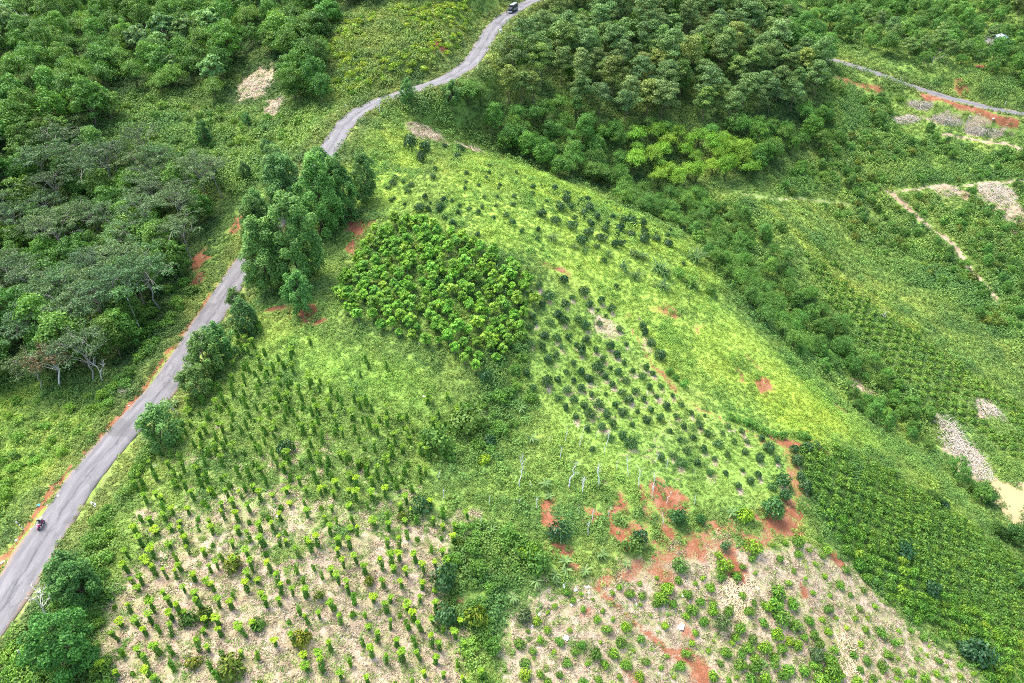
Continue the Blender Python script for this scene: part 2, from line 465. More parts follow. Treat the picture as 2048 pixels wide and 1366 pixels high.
red = 0.86 * np.maximum.reduce([
    blob(600, 637, 6, 3.0), blob(555, 625, 4, 2.5), blob(640, 645, 4, 2), blob(710, 462, 4, 5), blob(690, 500, 2, 6), blob(410, 520, 2.5, 5), blob(395, 560, 2, 4), blob(470, 450, 2.5, 7), blob(600, 256, 5, 3), blob(585, 262, 4, 4),
    1.3 * blob(880, 100, 3.2, 4.2), 1.3 * blob(872, 82, 2.4, 3.6), 0.7 * blob(770, 168, 3, 2),
    blob(1230, 1000, 2.0, 4.5), blob(1240, 1060, 2.2, 5), blob(1180, 1010, 2.2, 2), blob(1110, 1030, 1.5, 5), blob(1100, 1085, 3, 3), blob(1140, 1130, 2.5, 2), blob(1290, 990, 2, 4), blob(1340, 1000, 3, 6), 0.9 * blob(1330, 1090, 4, 3.5), 0.85 * blob(1390, 1105, 6, 2.4),
    0.75 * blob(1440, 1075, 6, 2.4), 0.7 * blob(1500, 1065, 5, 2), blob(1570, 1045, 6, 2.6), blob(1590, 1010, 3, 4), 0.7 * blob(1265, 1060, 3, 4), 0.6 * blob(1300, 1030, 3, 5),
    0.8 * strip([(1190, 1185), (1240, 1230), (1290, 1270), (1340, 1300)], 1.7), blob(1385, 1340, 3.5, 4), blob(1345, 1290, 2.5, 3), blob(1480, 1135, 4, 2), blob(1670, 1120, 3, 4), blob(1630, 1190, 1.5, 2.5), 0.8 * blob(1330, 1170, 4, 2),
    blob(1555, 888, 4.2, 2.6), blob(1590, 890, 4, 2.2), blob(1640, 884, 3, 1.5), 0.75 * strip([(1315, 735), (1345, 770), (1360, 790)], 1.8), 0.7 * strip([(1380, 805), (1420, 825), (1470, 852), (1520, 880)], 1.4), 0.62 * strip([(1200, 1165), (1270, 1140), (1340, 1115), (1430, 1092), (1520, 1072), (1585, 1048), (1606, 1005), (1592, 950), (1575, 905)], 3.4, 1.5),
    0.8 * blob(1480, 760, 2, 4), blob(1540, 775, 2.5, 5), 0.7 * blob(1500, 720, 2, 3), 0.8 * blob(1330, 615, 4, 3), 0.7 * blob(1410, 670, 1.5, 4), 0.7 * blob(1120, 555, 5, 2), 0.6 * blob(1250, 625, 2.5, 2), 0.6 * strip([(1260, 660), (1290, 700), (1320, 740)], 2.0),
    blob(1683, 815, 1.8, 4), blob(1757, 857, 4, 2), 0.8 * blob(1700, 165, 9, 5), 0.8 * blob(1745, 175, 6, 4), strip([(1845, 190), (1900, 203), (1960, 222), (2040, 250)], 3.2, 1.5), blob(1930, 205, 5, 3), 0.8 * blob(1960, 135, 4, 5), 0.8 * blob(1920, 180, 4, 6), blob(1735, 200, 2, 3),
    0.6 * strip([(1780, 385), (1830, 430)], 1.8), 0.8 * blob(1955, 355, 4, 2), 0.7 * blob(1900, 385, 6, 2), 0.5 * blob(940, 880, 2, 3), 0.5 * blob(910, 880, 2, 3), 0.4 * strip([(225, 1190), (210, 1290), (205, 1366)], 2.0), 0.7 * blob(930, 1170, 1.2, 2), 0.7 * blob(965, 1290, 1.2, 3), 0.6 * blob(1010, 1110, 1, 2), 0.6 * blob(1170, 1250, 2, 2),
    0.5 * blob(880, 1010, 3, 3), 0.7 * blob(1270, 1150, 3, 2), 0.8 * blob(1360, 1240, 2, 2), 0.6 * blob(1250, 1340, 3, 3)])
dusty = np.maximum.reduce([1.2 * strip([(1775, 380), (1830, 430), (1885, 470), (1930, 515), (1960, 560), (2000, 610)], 2.2, .9), 0.45 * strip([(1480, 388), (1560, 398), (1640, 402), (1700, 410)], 2.2), 0.6 * strip([(1780, 382), (1880, 374), (2060, 362)], 2.2),
                           0.6 * blob(1700, 775, 4, 4), 0.8 * blob(285, 1032, 2, 1.3), 0.7 * strip([(312, 930), (322, 985)], 1.0), 0.3 * blob(2030, 975, 5, 2), 0.7 * strip([(1890, 272), (1960, 280), (2060, 300)], 2.2), 0.5 * strip([(1500, 1080), (1560, 1050), (1600, 1020)], 2.5)])
# earth shoulder on the left of the road, thin on the right
tang_ = np.gradient(ROAD[:, :2], axis=0); tang_ /= np.linalg.norm(tang_, axis=1)[:, None]
side = (gx - ROAD[ROAD_I, 0]) * tang_[ROAD_I, 1] - (gy - ROAD[ROAD_I, 1]) * tang_[ROAD_I, 0]     # >0 on the right
wob = (fbm(gx, gy, 5, 3) - .5)
sh_l = np.clip(1.5 - np.abs(side + 3.7 + wob * 2.2) / 0.7, 0, 1) * (ROAD_D < 12) * np.clip((150 - gy) / 30, 0.12, 1)
sh_r = np.clip(1.2 - np.abs(side - 3.4 + wob * 1.5) / 0.7, 0, 1) * (ROAD_D < 12) * 0.55
red = np.maximum(red, sh_l * .72); red = np.maximum(red, sh_r * 0.5); dusty = np.maximum(dusty, sh_r * 0.8)
verge = np.clip(1.5 - np.abs(np.abs(side) - 4.8) / 2.2, 0, 1) * (ROAD_D < 12)

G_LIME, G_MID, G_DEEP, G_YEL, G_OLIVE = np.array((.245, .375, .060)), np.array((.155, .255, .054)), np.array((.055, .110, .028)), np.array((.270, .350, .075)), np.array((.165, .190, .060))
tint = np.zeros(gx.shape + (3,)) + G_MID      # grass tones laid zone by zone
def lay(m, c): 
    global tint
    tint = tint * (1 - m[..., None]) + np.asarray(c) * m[..., None]
Z_UPPER = [(700, 300), (790, 215), (860, 300), (1000, 318), (1150, 370), (1390, 490), (1500, 650), (1650, 790), (1800, 900), (1690, 900), (1600, 890), (1440, 830), (1330, 740), (1180, 600), (1070, 540), (960, 480), (770, 430), (720, 400)]
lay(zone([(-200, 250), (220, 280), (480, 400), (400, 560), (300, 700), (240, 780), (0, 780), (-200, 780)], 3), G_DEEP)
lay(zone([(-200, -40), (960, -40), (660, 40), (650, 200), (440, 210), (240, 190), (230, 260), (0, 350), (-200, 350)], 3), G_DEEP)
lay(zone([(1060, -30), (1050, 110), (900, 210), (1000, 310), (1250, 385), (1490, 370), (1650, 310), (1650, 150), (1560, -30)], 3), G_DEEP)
lay(zone(Z_UPPER, 2), G_LIME)
lay(0.8 * zone([(1040, 560), (1250, 600), (1330, 740), (1600, 890), (1590, 1000), (1300, 1000), (1100, 880), (1060, 700)], 3), (.180, .300, .055))
lay(0.9 * zone([(1400, 690), (1500, 740), (1640, 800), (1720, 880), (1600, 860), (1480, 800)], 2), (.225, .330, .040))
lay(0.7 * zone([(600, 660), (960, 760), (940, 790), (700, 730)], 3), (.230, .280, .070))
lay(0.9 * zone([(500, 650), (700, 685), (950, 790), (900, 830), (700, 790), (500, 715)], 3), (.190, .335, .055))
lay(0.8 * zone([(-200, 780), (240, 770), (230, 840), (100, 980), (0, 1080), (-200, 1200)], 2), (.215, .335, .045))
lay(0.7 * zone([(650, 190), (650, 70), (720, 20), (940, 10), (950, 70), (890, 140), (780, 175)], 3), (.235, .275, .060))
lay(0.9 * strip([(1540, 415), (1600, 480), (1660, 540), (1760, 610), (1830, 660)], 5, 3), (.215, .300, .045))
lay(0.7 * zone([(1600, 890), (1700, 900), (1850, 990), (2060, 1150), (2060, 1440), (1990, 1400), (1700, 1120), (1620, 980)], 3), (.070, .150, .030))
lay(0.7 * zone([(1700, 900), (1800, 900), (1900, 990), (2000, 1100), (1850, 990)], 3), (.190, .280, .050))
lay(verge * 0.85, (.165, .215, .055))
lay(np.clip((fbm(gx, gy, 16, 4) - .5) * 2.2, 0, .6), G_YEL * .9)
lay(np.clip((fbm(gx + 200, gy, 12, 4) - .52) * 2.6, 0, .55), G_MID * .85)

lum = tint @ np.array([.25, .68, .07]); tint = lum[..., None] + (tint - lum[..., None]) * .98
# ------------------------------------------------------------------ terrain mesh
nx, ny = gx.shape
ii, jj = np.meshgrid(np.arange(nx - 1), np.arange(ny - 1), indexing='ij')
a = ii * ny + jj
TF = np.stack([a, a + ny, a + ny + 1, a + 1], -1).reshape(-1, 4)
tm = mesh('terrain', np.stack([gx, gy, Z], -1).reshape(-1, 3), TF, None, None, True)
def vattr(me, name, vals):
    at = me.attributes.new(name, 'FLOAT', 'POINT'); at.data.foreach_set('value', np.asarray(vals, np.float32).ravel())
vattr(tm, 'straw', straw); vattr(tm, 'red', red); vattr(tm, 'dusty', dusty)
ca = tm.attributes.new('tint', 'FLOAT_COLOR', 'POINT')
ca.data.foreach_set('color', np.concatenate([tint, np.ones(gx.shape + (1,))], -1).astype(np.float32).ravel())
m, nt, b = node_mat('ground_cover'); MATS['ground'] = m
tc = N(nt, 'ShaderNodeTexCoord').outputs['Object']
n_fine = noise(nt, 3.2, 3, .65, tc).outputs['Fac']; n_mid = noise(nt, .55, 4, .6, tc).outputs['Fac']
at_ = lambda nm: N(nt, 'ShaderNodeAttribute', attribute_name=nm)
grass_c = mixc(nt, 1.0, at_('tint').outputs['Color'], ramp(nt, n_fine, [(.25, (.62, .64, .6)), (.5, (.98, .98, .94)), (.75, (1.28, 1.24, 1.1))]), 'MULTIPLY')
straw_c = ramp(nt, n_fine, [(.2, (.14, .098, .064)), (.42, (.26, .205, .145)), (.58, (.355, .295, .218)), (.8, (.50, .45, .37))])
straw_c = mixc(nt, mathn(nt, 'MULTIPLY', ramp(nt, noise(nt, .35, 3, .5, tc).outputs['Fac'], [(.42, (0, 0, 0)), (.66, (1, 1, 1))]), .7), straw_c, (.22, .235, .085))
straw_c = mixc(nt, mathn(nt, 'MULTIPLY', ramp(nt, noise(nt, .6, 3, .6, tc).outputs['Fac'], [(.5, (0, 0, 0)), (.68, (1, 1, 1))]), .6), straw_c, (.17, .115, .072))
red_c = ramp(nt, n_mid, [(.25, (.130, .052, .028)), (.5, (.205, .082, .042)), (.75, (.29, .15, .095))])
dust_c = ramp(nt, n_mid, [(.3, (.22, .165, .105)), (.7, (.36, .30, .21))])
def fac(sock, k):
    f = mathn(nt, 'ADD', sock, mathn(nt, 'MULTIPLY', mathn(nt, 'SUBTRACT', mathn(nt, 'ADD', mathn(nt, 'MULTIPLY', n_fine, .6), mathn(nt, 'MULTIPLY', n_mid, .4)), .5), k))
    return ramp(nt, f, [(.36, (0, 0, 0)), (.60, (1, 1, 1))])
c = mixc(nt, fac(at_('straw').outputs['Fac'], 1.3), grass_c, straw_c)
c = mixc(nt, fac(at_('dusty').outputs['Fac'], 1.1), c, dust_c)
c = mixc(nt, fac(at_('red').outputs['Fac'], 1.9), c, red_c)
nt.links.new(c, b.inputs['Base Color']); b.inputs['Roughness'].default_value = .95; b.inputs['Specular IOR Level'].default_value = .1
bp = N(nt, 'ShaderNodeBump'); bp.inputs['Strength'].default_value = .9; bp.inputs['Distance'].default_value = .25
nt.links.new(n_fine, bp.inputs['Height']); nt.links.new(bp.outputs[0], b.inputs['Normal'])
tm.materials.append(m)
terrain = tag(obj('terrain', tm), 'hilly ground of grass, straw and red earth', None, None, 'structure')

# ------------------------------------------------------------------ road
def road_mesh(sel, half=2.95):
    P = ROAD[sel]; Tn = tang_[sel]; Nr = np.stack([Tn[:, 1], -Tn[:, 0]], 1)
    s = np.arange(len(P)) * 1.5
    wl = half + (fbm(s, s * 0, 9, 3) - .5) * .9; wr = half + (fbm(s + 300, s * 0, 9, 3) - .5) * .9
    fr = np.array([-1, -.8, -.4, 0, .4, .8, 1.0]); crown = np.array([.00, .05, .08, .095, .08, .05, .00])
    V = []; UV = []
    for k, f in enumerate(fr):
        w = np.where(f < 0, wl, wr)
        xy = P[:, :2] + Nr * (f * w)[:, None]
        V.append(np.c_[xy, P[:, 2] + crown[k]]); UV.append(np.c_[f * w, s])
    V = np.stack(V, 1); UV = np.stack(UV, 1)
    # the edge drops as a real 10 cm step
    e0 = V[:, 0] - np.array([0, 0, .16]); e1 = V[:, -1] - np.array([0, 0, .16])
    V = np.concatenate([e0[:, None], V, e1[:, None]], 1); UV = np.concatenate([UV[:, :1], UV, UV[:, -1:]], 1)
    n, k = V.shape[:2]
    i, j = np.meshgrid(np.arange(n - 1), np.arange(k - 1), indexing='ij'); a = i * k + j
    me = mesh('road', V.reshape(-1, 3), np.stack([a, a + 1, a + k + 1, a + k], -1).reshape(-1, 4))
    at2 = me.attributes.new('along', 'FLOAT_VECTOR', 'POINT')
    at2.data.foreach_set('vector', np.c_[UV.reshape(-1, 2), np.zeros(n * k)].astype(np.float32).ravel())
    m, nt, b = node_mat('worn_asphalt')
    av = N(nt, 'ShaderNodeAttribute', attribute_name='along').outputs['Vector']
    mp = N(nt, 'ShaderNodeMapping'); mp.inputs['Scale'].default_value = (1.0, .22, 1); nt.links.new(av, mp.inputs[0])
    streak = noise(nt, .9, 5, .6, mp.outputs[0]).outputs['Fac']
    fine = noise(nt, 9, 5, .7, av).outputs['Fac']
    c = ramp(nt, mathn(nt, 'ADD', mathn(nt, 'MULTIPLY', streak, .65), mathn(nt, 'MULTIPLY', fine, .35)), [(.3, (.062, .061, .065)), (.5, (.102, .101, .108)), (.7, (.146, .144, .150))])
    sx = N(nt, 'ShaderNodeSeparateXYZ'); nt.links.new(av, sx.inputs[0])
    # dark seam of cracked tar down the middle and wandering cracks
    wobn = mathn(nt, 'MULTIPLY', mathn(nt, 'SUBTRACT', noise(nt, .25, 3, .6, av).outputs['Fac'], .5), 2.2)
    dist = mathn(nt, 'ABSOLUTE', mathn(nt, 'ADD', mathn(nt, 'SUBTRACT', sx.outputs[0], .25), wobn))
    seam = ramp(nt, mathn(nt, 'ADD', dist, mathn(nt, 'MULTIPLY', mathn(nt, 'SUBTRACT', noise(nt, 1.7, 5, .7, mp.outputs[0]).outputs['Fac'], .38), 1.6)), [(.08, (1, 1, 1)), (.48, (0, 0, 0))])
    c = mixc(nt, mathn(nt, 'MULTIPLY', seam, .85), c, (.045, .045, .052))
    vo = N(nt, 'ShaderNodeTexVoronoi', feature='DISTANCE_TO_EDGE'); vo.inputs['Scale'].default_value = 1.1
    wv = N(nt, 'ShaderNodeMix'); wv.data_type = 'VECTOR'; wv.inputs[0].default_value = .25
    nt.links.new(mp.outputs[0], wv.inputs[4]); nt.links.new(noise(nt, 2.0, 4, .6, av).outputs['Color'], wv.inputs[5]); nt.links.new(wv.outputs[1], vo.inputs['Vector'])
    crk = mathn(nt, 'MULTIPLY', ramp(nt, vo.outputs['Distance'], [(.0, (1, 1, 1)), (.05, (0, 0, 0))]), ramp(nt, noise(nt, .14, 2, .5, av).outputs['Fac'], [(.50, (0, 0, 0)), (.62, (1, 1, 1))]))
    c = mixc(nt, mathn(nt, 'MULTIPLY', crk, .6), c, (.04, .04, .045))
    edge = ramp(nt, mathn(nt, 'ADD', mathn(nt, 'DIVIDE', mathn(nt, 'ABSOLUTE', sx.outputs[0]), 3.0), mathn(nt, 'MULTIPLY', mathn(nt, 'SUBTRACT', noise(nt, .8, 5, .65, av).outputs['Fac'], .5), .55)), [(.80, (0, 0, 0)), (.96, (1, 1, 1))])
    c = mixc(nt, mathn(nt, 'MULTIPLY', edge, .8), c, (.19, .135, .095))
    ptch = ramp(nt, noise(nt, .16, 2, .4, av).outputs['Fac'], [(.60, (0, 0, 0)), (.63, (1, 1, 1))])
    c = mixc(nt, mathn(nt, 'MULTIPLY', ptch, .55), c, (.058, .057, .060))
    trk = ramp(nt, mathn(nt, 'ABSOLUTE', mathn(nt, 'SUBTRACT', mathn(nt, 'ABSOLUTE', sx.outputs[0]), 1.35)), [(.15, (1.18, 1.17, 1.15)), (.75, (1, 1, 1))])
    c = mixc(nt, 1.0, c, trk, 'MULTIPLY')
    nt.links.new(c, b.inputs['Base Color']); b.inputs['Roughness'].default_value = .85
    bp = N(nt, 'ShaderNodeBump'); bp.inputs['Strength'].default_value = .5; bp.inputs['Distance'].default_value = .03
    nt.links.new(fine, bp.inputs['Height']); nt.links.new(bp.outputs[0], b.inputs['Normal'])
    me.materials.append(m)
    return me
k_a = int(np.argmin(((ROAD[:, :2] - [14, 296]) ** 2).sum(1))); k_b = int(np.argmin(((ROAD[:, :2] - [118, 306]) ** 2).sum(1)))
road = tag(obj('road', road_mesh(slice(0, k_a))), 'narrow cracked grey asphalt road winding up the hill', None, None, 'structure')
tag(obj('road', road_mesh(slice(k_b, len(ROAD)), 3.9)), 'far stretch of grey asphalt road across the right-hand slope', None, None, 'structure')

# pond in the gully
pg = ground([(2035, 1012)])[0]
def pond():
    n = 48; an = np.arange(n) * 2 * pi / n
    r = 1 + .18 * np.sin(3 * an + 1) + .08 * np.sin(7 * an)
    V = np.c_[pg[0] + 1.0 + 8.5 * r * np.cos(an), pg[1] + 8.0 * r * np.sin(an), np.full(n, 0.0)]
    V = np.r_[V, [[pg[0] + 1, pg[1], 0.0]]]
    F = np.array([[k, (k + 1) % n, n] for k in range(n)])
    m, nt, b = node_mat('muddy_water')
    nz = noise(nt, .3, 3, .5, N(nt, 'ShaderNodeTexCoord').outputs['Object'])
    nt.links.new(mixc(nt, nz.outputs['Fac'], (.235, .190, .085), (.28, .235, .110)), b.inputs['Base Color'])
    b.inputs['Roughness'].default_value = .12
    V[:, 2] = float(np.max(hz(V[:, 0], V[:, 1]))) * .3 + float(np.median(hz(V[:, 0], V[:, 1]))) * .7 + .25
    return mesh('water', V, F, m)
tag(obj('water', pond()), 'small pond of muddy cream coloured water in the gully', None, None, 'structure')

plain_mat('sapling_bark', (.66, .66, .62), var=.12)
# ------------------------------------------------------------------ plant prototypes (each a trunk mesh and a crown mesh, several variants)
def limb(geo, a, b, r0, r1, rng, n=5, sag=.12, sides=5):
    a = np.asarray(a, float); b = np.asarray(b, float); t_ = np.linspace(0, 1, n)[:, None]
    P = a + (b - a) * t_ + rng.normal(0, np.linalg.norm(b - a) * .03, (n, 3)) * np.sin(t_ * pi) + np.array([0, 0, 1]) * np.sin(t_ * pi) * sag * np.linalg.norm(b - a)
    geo.tube(P, np.linspace(r0, r1, n), sides)
    return P

def clump_leaves(geo, cen, rad, n, Ln, Wd, rng, core, squash=.8, up=.3, base_var=.5, jit=.5, tang=None, spread=.33):
    d = sph(rng, n); d[:, 2] = np.where(d[:, 2] < -.45, -d[:, 2], d[:, 2])
    P = cen + d * np.array([1, 1, squash]) * rad * (rng.random(n) ** spread)[:, None]
    Nr = d * .7 + unit(P - core) * .35 + np.array([0, 0, up])
    cards(geo, P, Nr, Ln, Wd, rng, np.clip(base_var + rng.normal(0, .2, n), 0, 1), jit, tang)

def tree(name, rng, H, R, low, nclump, nleaf, Ln, Wd, leaf, bark, squash=.8, cr=(.34, .5), taper=1.0, trunk_r=.16, up=.3, fill=.8, lean=.04):
    """H height, R crown radius, low = height where the crown starts; taper <1 narrows the top"""
    tg, cg = Geo(), Geo()
    core = np.array([rng.normal(0, lean * H), rng.normal(0, lean * H), (H + low) / 2])
    half = (H - low) / 2
    trunk = limb(tg, (0, 0, -.4), core - [0, 0, half * .3], trunk_r, trunk_r * .55, rng, 6, 0, 6)
    gold = 2.39996
    for k in range(nclump):
        zz = 1 - (1.9 if low < .5 else 1.6) * (k + .5) / nclump
        rr = math.sqrt(max(0.02, 1 - zz * zz)); th = k * gold + rng.uniform(-.5, .5)
        w = 1.0 if zz < 0 else 1 - (1 - taper) * zz
        f = rng.uniform(fill - .28, fill + .20)
        rad = R * rng.uniform(*cr)
        c_ = core + np.array([rr * cos(th) * (R - rad * .6) * f * 1.15 * w, rr * sin(th) * (R - rad * .6) * f * 1.15 * w, zz * (half - rad * .4) * f * 1.1])
        clump_leaves(cg, c_, rad, int(nleaf / nclump), Ln, Wd, rng, core, squash, up, rng.uniform(.3, .7))
        if k % 3 == 0: limb(tg, trunk[rng.integers(3, 6)], c_, trunk_r * .45, trunk_r * .12, rng, 4, .1, 4)
    return tg.mesh(name + '_trunk', bark), cg.mesh(name + '_crown', leaf)

def wispy(name, rng, H, R, leaf, bark, nleaf, nb=14):
    """thin grey-green crown on visible pale branches, flat topped"""
    tg, cg = Geo(), Geo()
    fork = np.array([rng.normal(0, .5), rng.normal(0, .5), H * .45])
    limb(tg, (0, 0, -.4), fork, .17, .12, rng, 5, 0, 6)
    core = np.array([0, 0, H * .6])
    for k in range(nb):
        th = k * 2.4 + rng.uniform(-.4, .4); rr = R * math.sqrt((k + .6) / nb) * rng.uniform(.8, 1.1)
        e = np.array([rr * cos(th), rr * sin(th), H * rng.uniform(.80, 1.0) - (rr / R) ** 2 * H * .22])
        P = limb(tg, fork + [0, 0, rng.uniform(-.1, .25) * H], e, .075, .025, rng, 5, .10, 4)
        for q in range(3):
            e2 = e + rng.normal(0, R * .24, 3) * [1, 1, .45]
            limb(tg, P[3], e2, .035, .015, rng, 3, .1, 3)
            clump_leaves(cg, e2, R * rng.uniform(.18, .28), nleaf // (nb * 3), .42, .2, rng, core, .45, .5, rng.uniform(.25, .75), .55)
    return tg.mesh(name + '_trunk', bark), cg.mesh(name + '_crown', leaf)

def pine(name, rng, H, R, nleaf):
    tg, cg = Geo(), Geo()
    top = np.array([rng.normal(0, .5), rng.normal(0, .5), H * .96])
    T_ = limb(tg, (0, 0, -.4), top, .20, .05, rng, 8, 0, 6)
    core = np.array([0, 0, H * .65]); npad = 15
    for k in range(npad):
        f = k / (npad - 1); z = H * (.50 + .44 * f)
        th = k * 2.4 + rng.uniform(-.5, .5); rr = R * (1 - .55 * f ** 2.2) * rng.uniform(.25, .9)
        c_ = np.array([rr * cos(th), rr * sin(th), z + rng.uniform(-.3, .3)])
        limb(tg, np.array([top[0] * f, top[1] * f, z - rr * .25]), c_, .055, .02, rng, 4, .05, 4)
        clump_leaves(cg, c_, R * rng.uniform(.40, .56) * (1 - .2 * f), nleaf // npad, .62, .26, rng, core, .48, .5, rng.uniform(.25, .75), .5)
    return tg.mesh(name + '_trunk', 'bark_brown'), cg.mesh(name + '_crown', 'leaf_pine')

def bamboo(name, rng, H, R, nleaf, leaf='leaf_bamboo'):
    tg, cg = Geo(), Geo(); nc = 17; core = np.array([0, 0, H * .4])
    for k in range(nc):
        th = k * 2.4 + rng.uniform(-.4, .4); rr = R * math.sqrt((k + .5) / nc)
        b0 = np.array([cos(th), sin(th), 0]) * rng.uniform(.1, .6)
        h = H * rng.uniform(.7, 1.05) * (1 - .15 * rr / R)
        t_ = np.linspace(0, 1, 7)[:, None]
        out = np.array([cos(th), sin(th), 0]) * rr
        P = b0 + out * t_ ** 2.2 + np.array([0, 0, 1]) * h * (np.sin(t_ * pi * .60) / sin(pi * .5))
        tg.tube(P, np.linspace(.05, .015, 7), 4)
        for q, f in enumerate((3, 4, 5, 6)):
            n = nleaf // (nc * 4)
            d = rng.normal(0, 1, (n, 3)) * [.55, .55, .40] * (R * .30)
            pts = P[f] + d
            tg_dir = unit(out + 1e-3) * .6 + np.array([0, 0, -.75])
            cards(cg, pts, unit(pts - core) + [0, 0, .55], .62, .17, rng, np.clip(rng.normal(.5, .2, n) + (f - 4.5) * .07, 0, 1), .45, np.broadcast_to(tg_dir, (n, 3)), .2)
    return tg.mesh(name + '_culms', 'bamboo_culm'), cg.mesh(name + '_crown', leaf)

def bush(name, rng, R, H, n, Ln, Wd, leaf, lump=7, tip=0.0, low=.12, jit=.45):
    """rounded bush in one mesh; tip > 0 gives paler young leaves on top"""
    g = Geo(); core = np.array([0, 0, H * .42])
    g.tube([(0, 0, -.2), (0, 0, H * .5)], [.05 * R + .02, .02], 4, 0.1)
    d = sph(rng, n); d[:, 2] = np.abs(d[:, 2]) * 1.0 - (rng.random(n) < .35) * rng.random(n) * .8
    d = unit(d)
    lo = sph(rng, lump); bump = .78 + .42 * np.max(np.clip((d @ lo.T - .62) / .38, 0, 1), axis=1) * rng.uniform(.8, 1.2)
    r = (rng.random(n) ** .30)[:, None] * bump[:, None]
    P = core + d * np.array([R, R, H * .58]) * r
    P[:, 2] = np.maximum(P[:, 2], low * H * .3)
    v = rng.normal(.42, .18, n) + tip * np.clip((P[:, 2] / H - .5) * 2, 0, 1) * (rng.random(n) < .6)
    out = d * [1, 1, 0] + [0, 0, -.35]
    cards(g, P, d + [0, 0, .35], Ln, Wd, rng, np.clip(v, 0, 1), jit, out, .22)
    return g.mesh(name, leaf)

def pepper(name, rng, H, r, tuft, n=230):
    """climbing vine round a living stake: leafy column, feathery stake crown on top"""
    cg, tg = Geo(), Geo()
    lean = rng.normal(0, .05, 2)
    cg.tube([(0, 0, -.2), (lean[0] * H, lean[1] * H, H)], [.06, .05], 5, 0.0)
    z = H * (.04 + .96 * rng.random(n)); th = rng.random(n) * 2 * pi
    prof = r * (.62 + .38 * np.sin(z / H * pi * .9 + .25) + .18 * np.sin(z * 3.1 + rng.uniform(0, 6)))
    rr = prof * np.sqrt(rng.uniform(.35, 1, n))
    P = np.c_[rr * np.cos(th) + lean[0] * z, rr * np.sin(th) + lean[1] * z, z]
    cards(cg, P, np.c_[np.cos(th), np.sin(th), np.full(n, .45)], .26, .20, rng, np.clip(rng.normal(.45, .2, n), 0, 1), .4, np.tile([0, 0, -1.0], (n, 1)), .15)
    vine = cg.mesh(name + '_vine', 'leaf_pepper')
    if tuft <= 0: return vine, None
    top = np.array([lean[0] * H, lean[1] * H, H])
    for k in range(7):
        th = k * 2.4 + rng.uniform(-.4, .4); e = top + np.array([cos(th), sin(th), 0]) * tuft * rng.uniform(.35, .75) + [0, 0, rng.uniform(.35, .8) * tuft]
        limb(tg, top - [0, 0, .3], e, .03, .012, rng, 4, .1, 3)
        clump_leaves(tg, e, tuft * rng.uniform(.38, .55), 26, .34, .15, rng, top, .55, .6, rng.uniform(.35, .7), .45)
    return vine, tg.mesh(name + '_stake_crown', 'leaf_tuft')

def young_tree(name, rng, H, R):
    tg, cg = Geo(), Geo()
    tip = np.array([rng.normal(0, .15), rng.normal(0, .15), H * .86])
    tg_p = limb(tg, (0, 0, -.3), tip, .07, .03, rng, 6, 0, 5)
    for k in range(9):
        f = (k + .5) / 9; th = k * 2.4; rr = R * (.35 + .5 * math.sin(f * pi)) * rng.uniform(.7, 1.1)
        c_ = np.array([rr * cos(th) * .8, rr * sin(th) * .8, H * (.42 + .54 * f)]) if k < 8 else tip + [0, 0, .25]
        limb(tg, tg_p[min(5, 2 + int(f * 4))], c_, .028, .012, rng, 3, .05, 3)
        clump_leaves(cg, c_, R * rng.uniform(.36, .54), 52, .44, .27, rng, np.array([0, 0, H * .6]), .7, .55, rng.uniform(.25, .75), .45)
    return tg.mesh(name + '_trunk', 'bark_grey'), cg.mesh(name + '_crown', 'leaf_young')

def blade_leaf(L_, W_d, arch, rng, n=6, fold=.25):
    """one long arching leaf along +X, folded at the midrib, ragged edge"""
    t_ = np.linspace(0, 1, n); x = L_ * np.sin(t_ * arch) / arch * 1.0; z = L_ * (1 - np.cos(t_ * arch)) / arch
    w = W_d * np.clip(np.sin(np.clip(t_ * .93 + .10, 0, 1) * pi), .12, 1) * rng.uniform(.82, 1.1, n)
    mid = np.c_[x, np.zeros(n), -z]
    l = mid + np.c_[np.zeros(n), w / 2, -w * fold]; r = mid + np.c_[np.zeros(n), -w / 2, -w * fold]
    V = np.concatenate([l, mid, r]); k = np.arange(n - 1)
    F = np.r_[np.stack([k, k + n, k + n + 1, k + 1], 1), np.stack([k + n, k + 2 * n, k + 2 * n + 1, k + n + 1], 1)]
    return V, F

def rot_z(a): return np.array([[cos(a), -sin(a), 0], [sin(a), cos(a), 0], [0, 0, 1]])
def rot_y(a): return np.array([[cos(a), 0, sin(a)], [0, 1, 0], [-sin(a), 0, cos(a)]])

def spiky(name, rng, H, R, n=46):
    """clump of long arching strap leaves (several stems)"""
    g = Geo()
    for k in range(n):
        V, F = blade_leaf(R * rng.uniform(.9, 1.35), .26, rng.uniform(.7, 1.6), rng, 5)
        V = V @ rot_y(-rng.uniform(.35, 1.25)).T @ rot_z(rng.uniform(0, 2 * pi)).T + [rng.normal(0, R * .28), rng.normal(0, R * .28), H * rng.uniform(.05, .5)]
        g.add(V, F, np.clip(rng.normal(.4, .2), 0, 1))
    return g.mesh(name, 'leaf_banana')

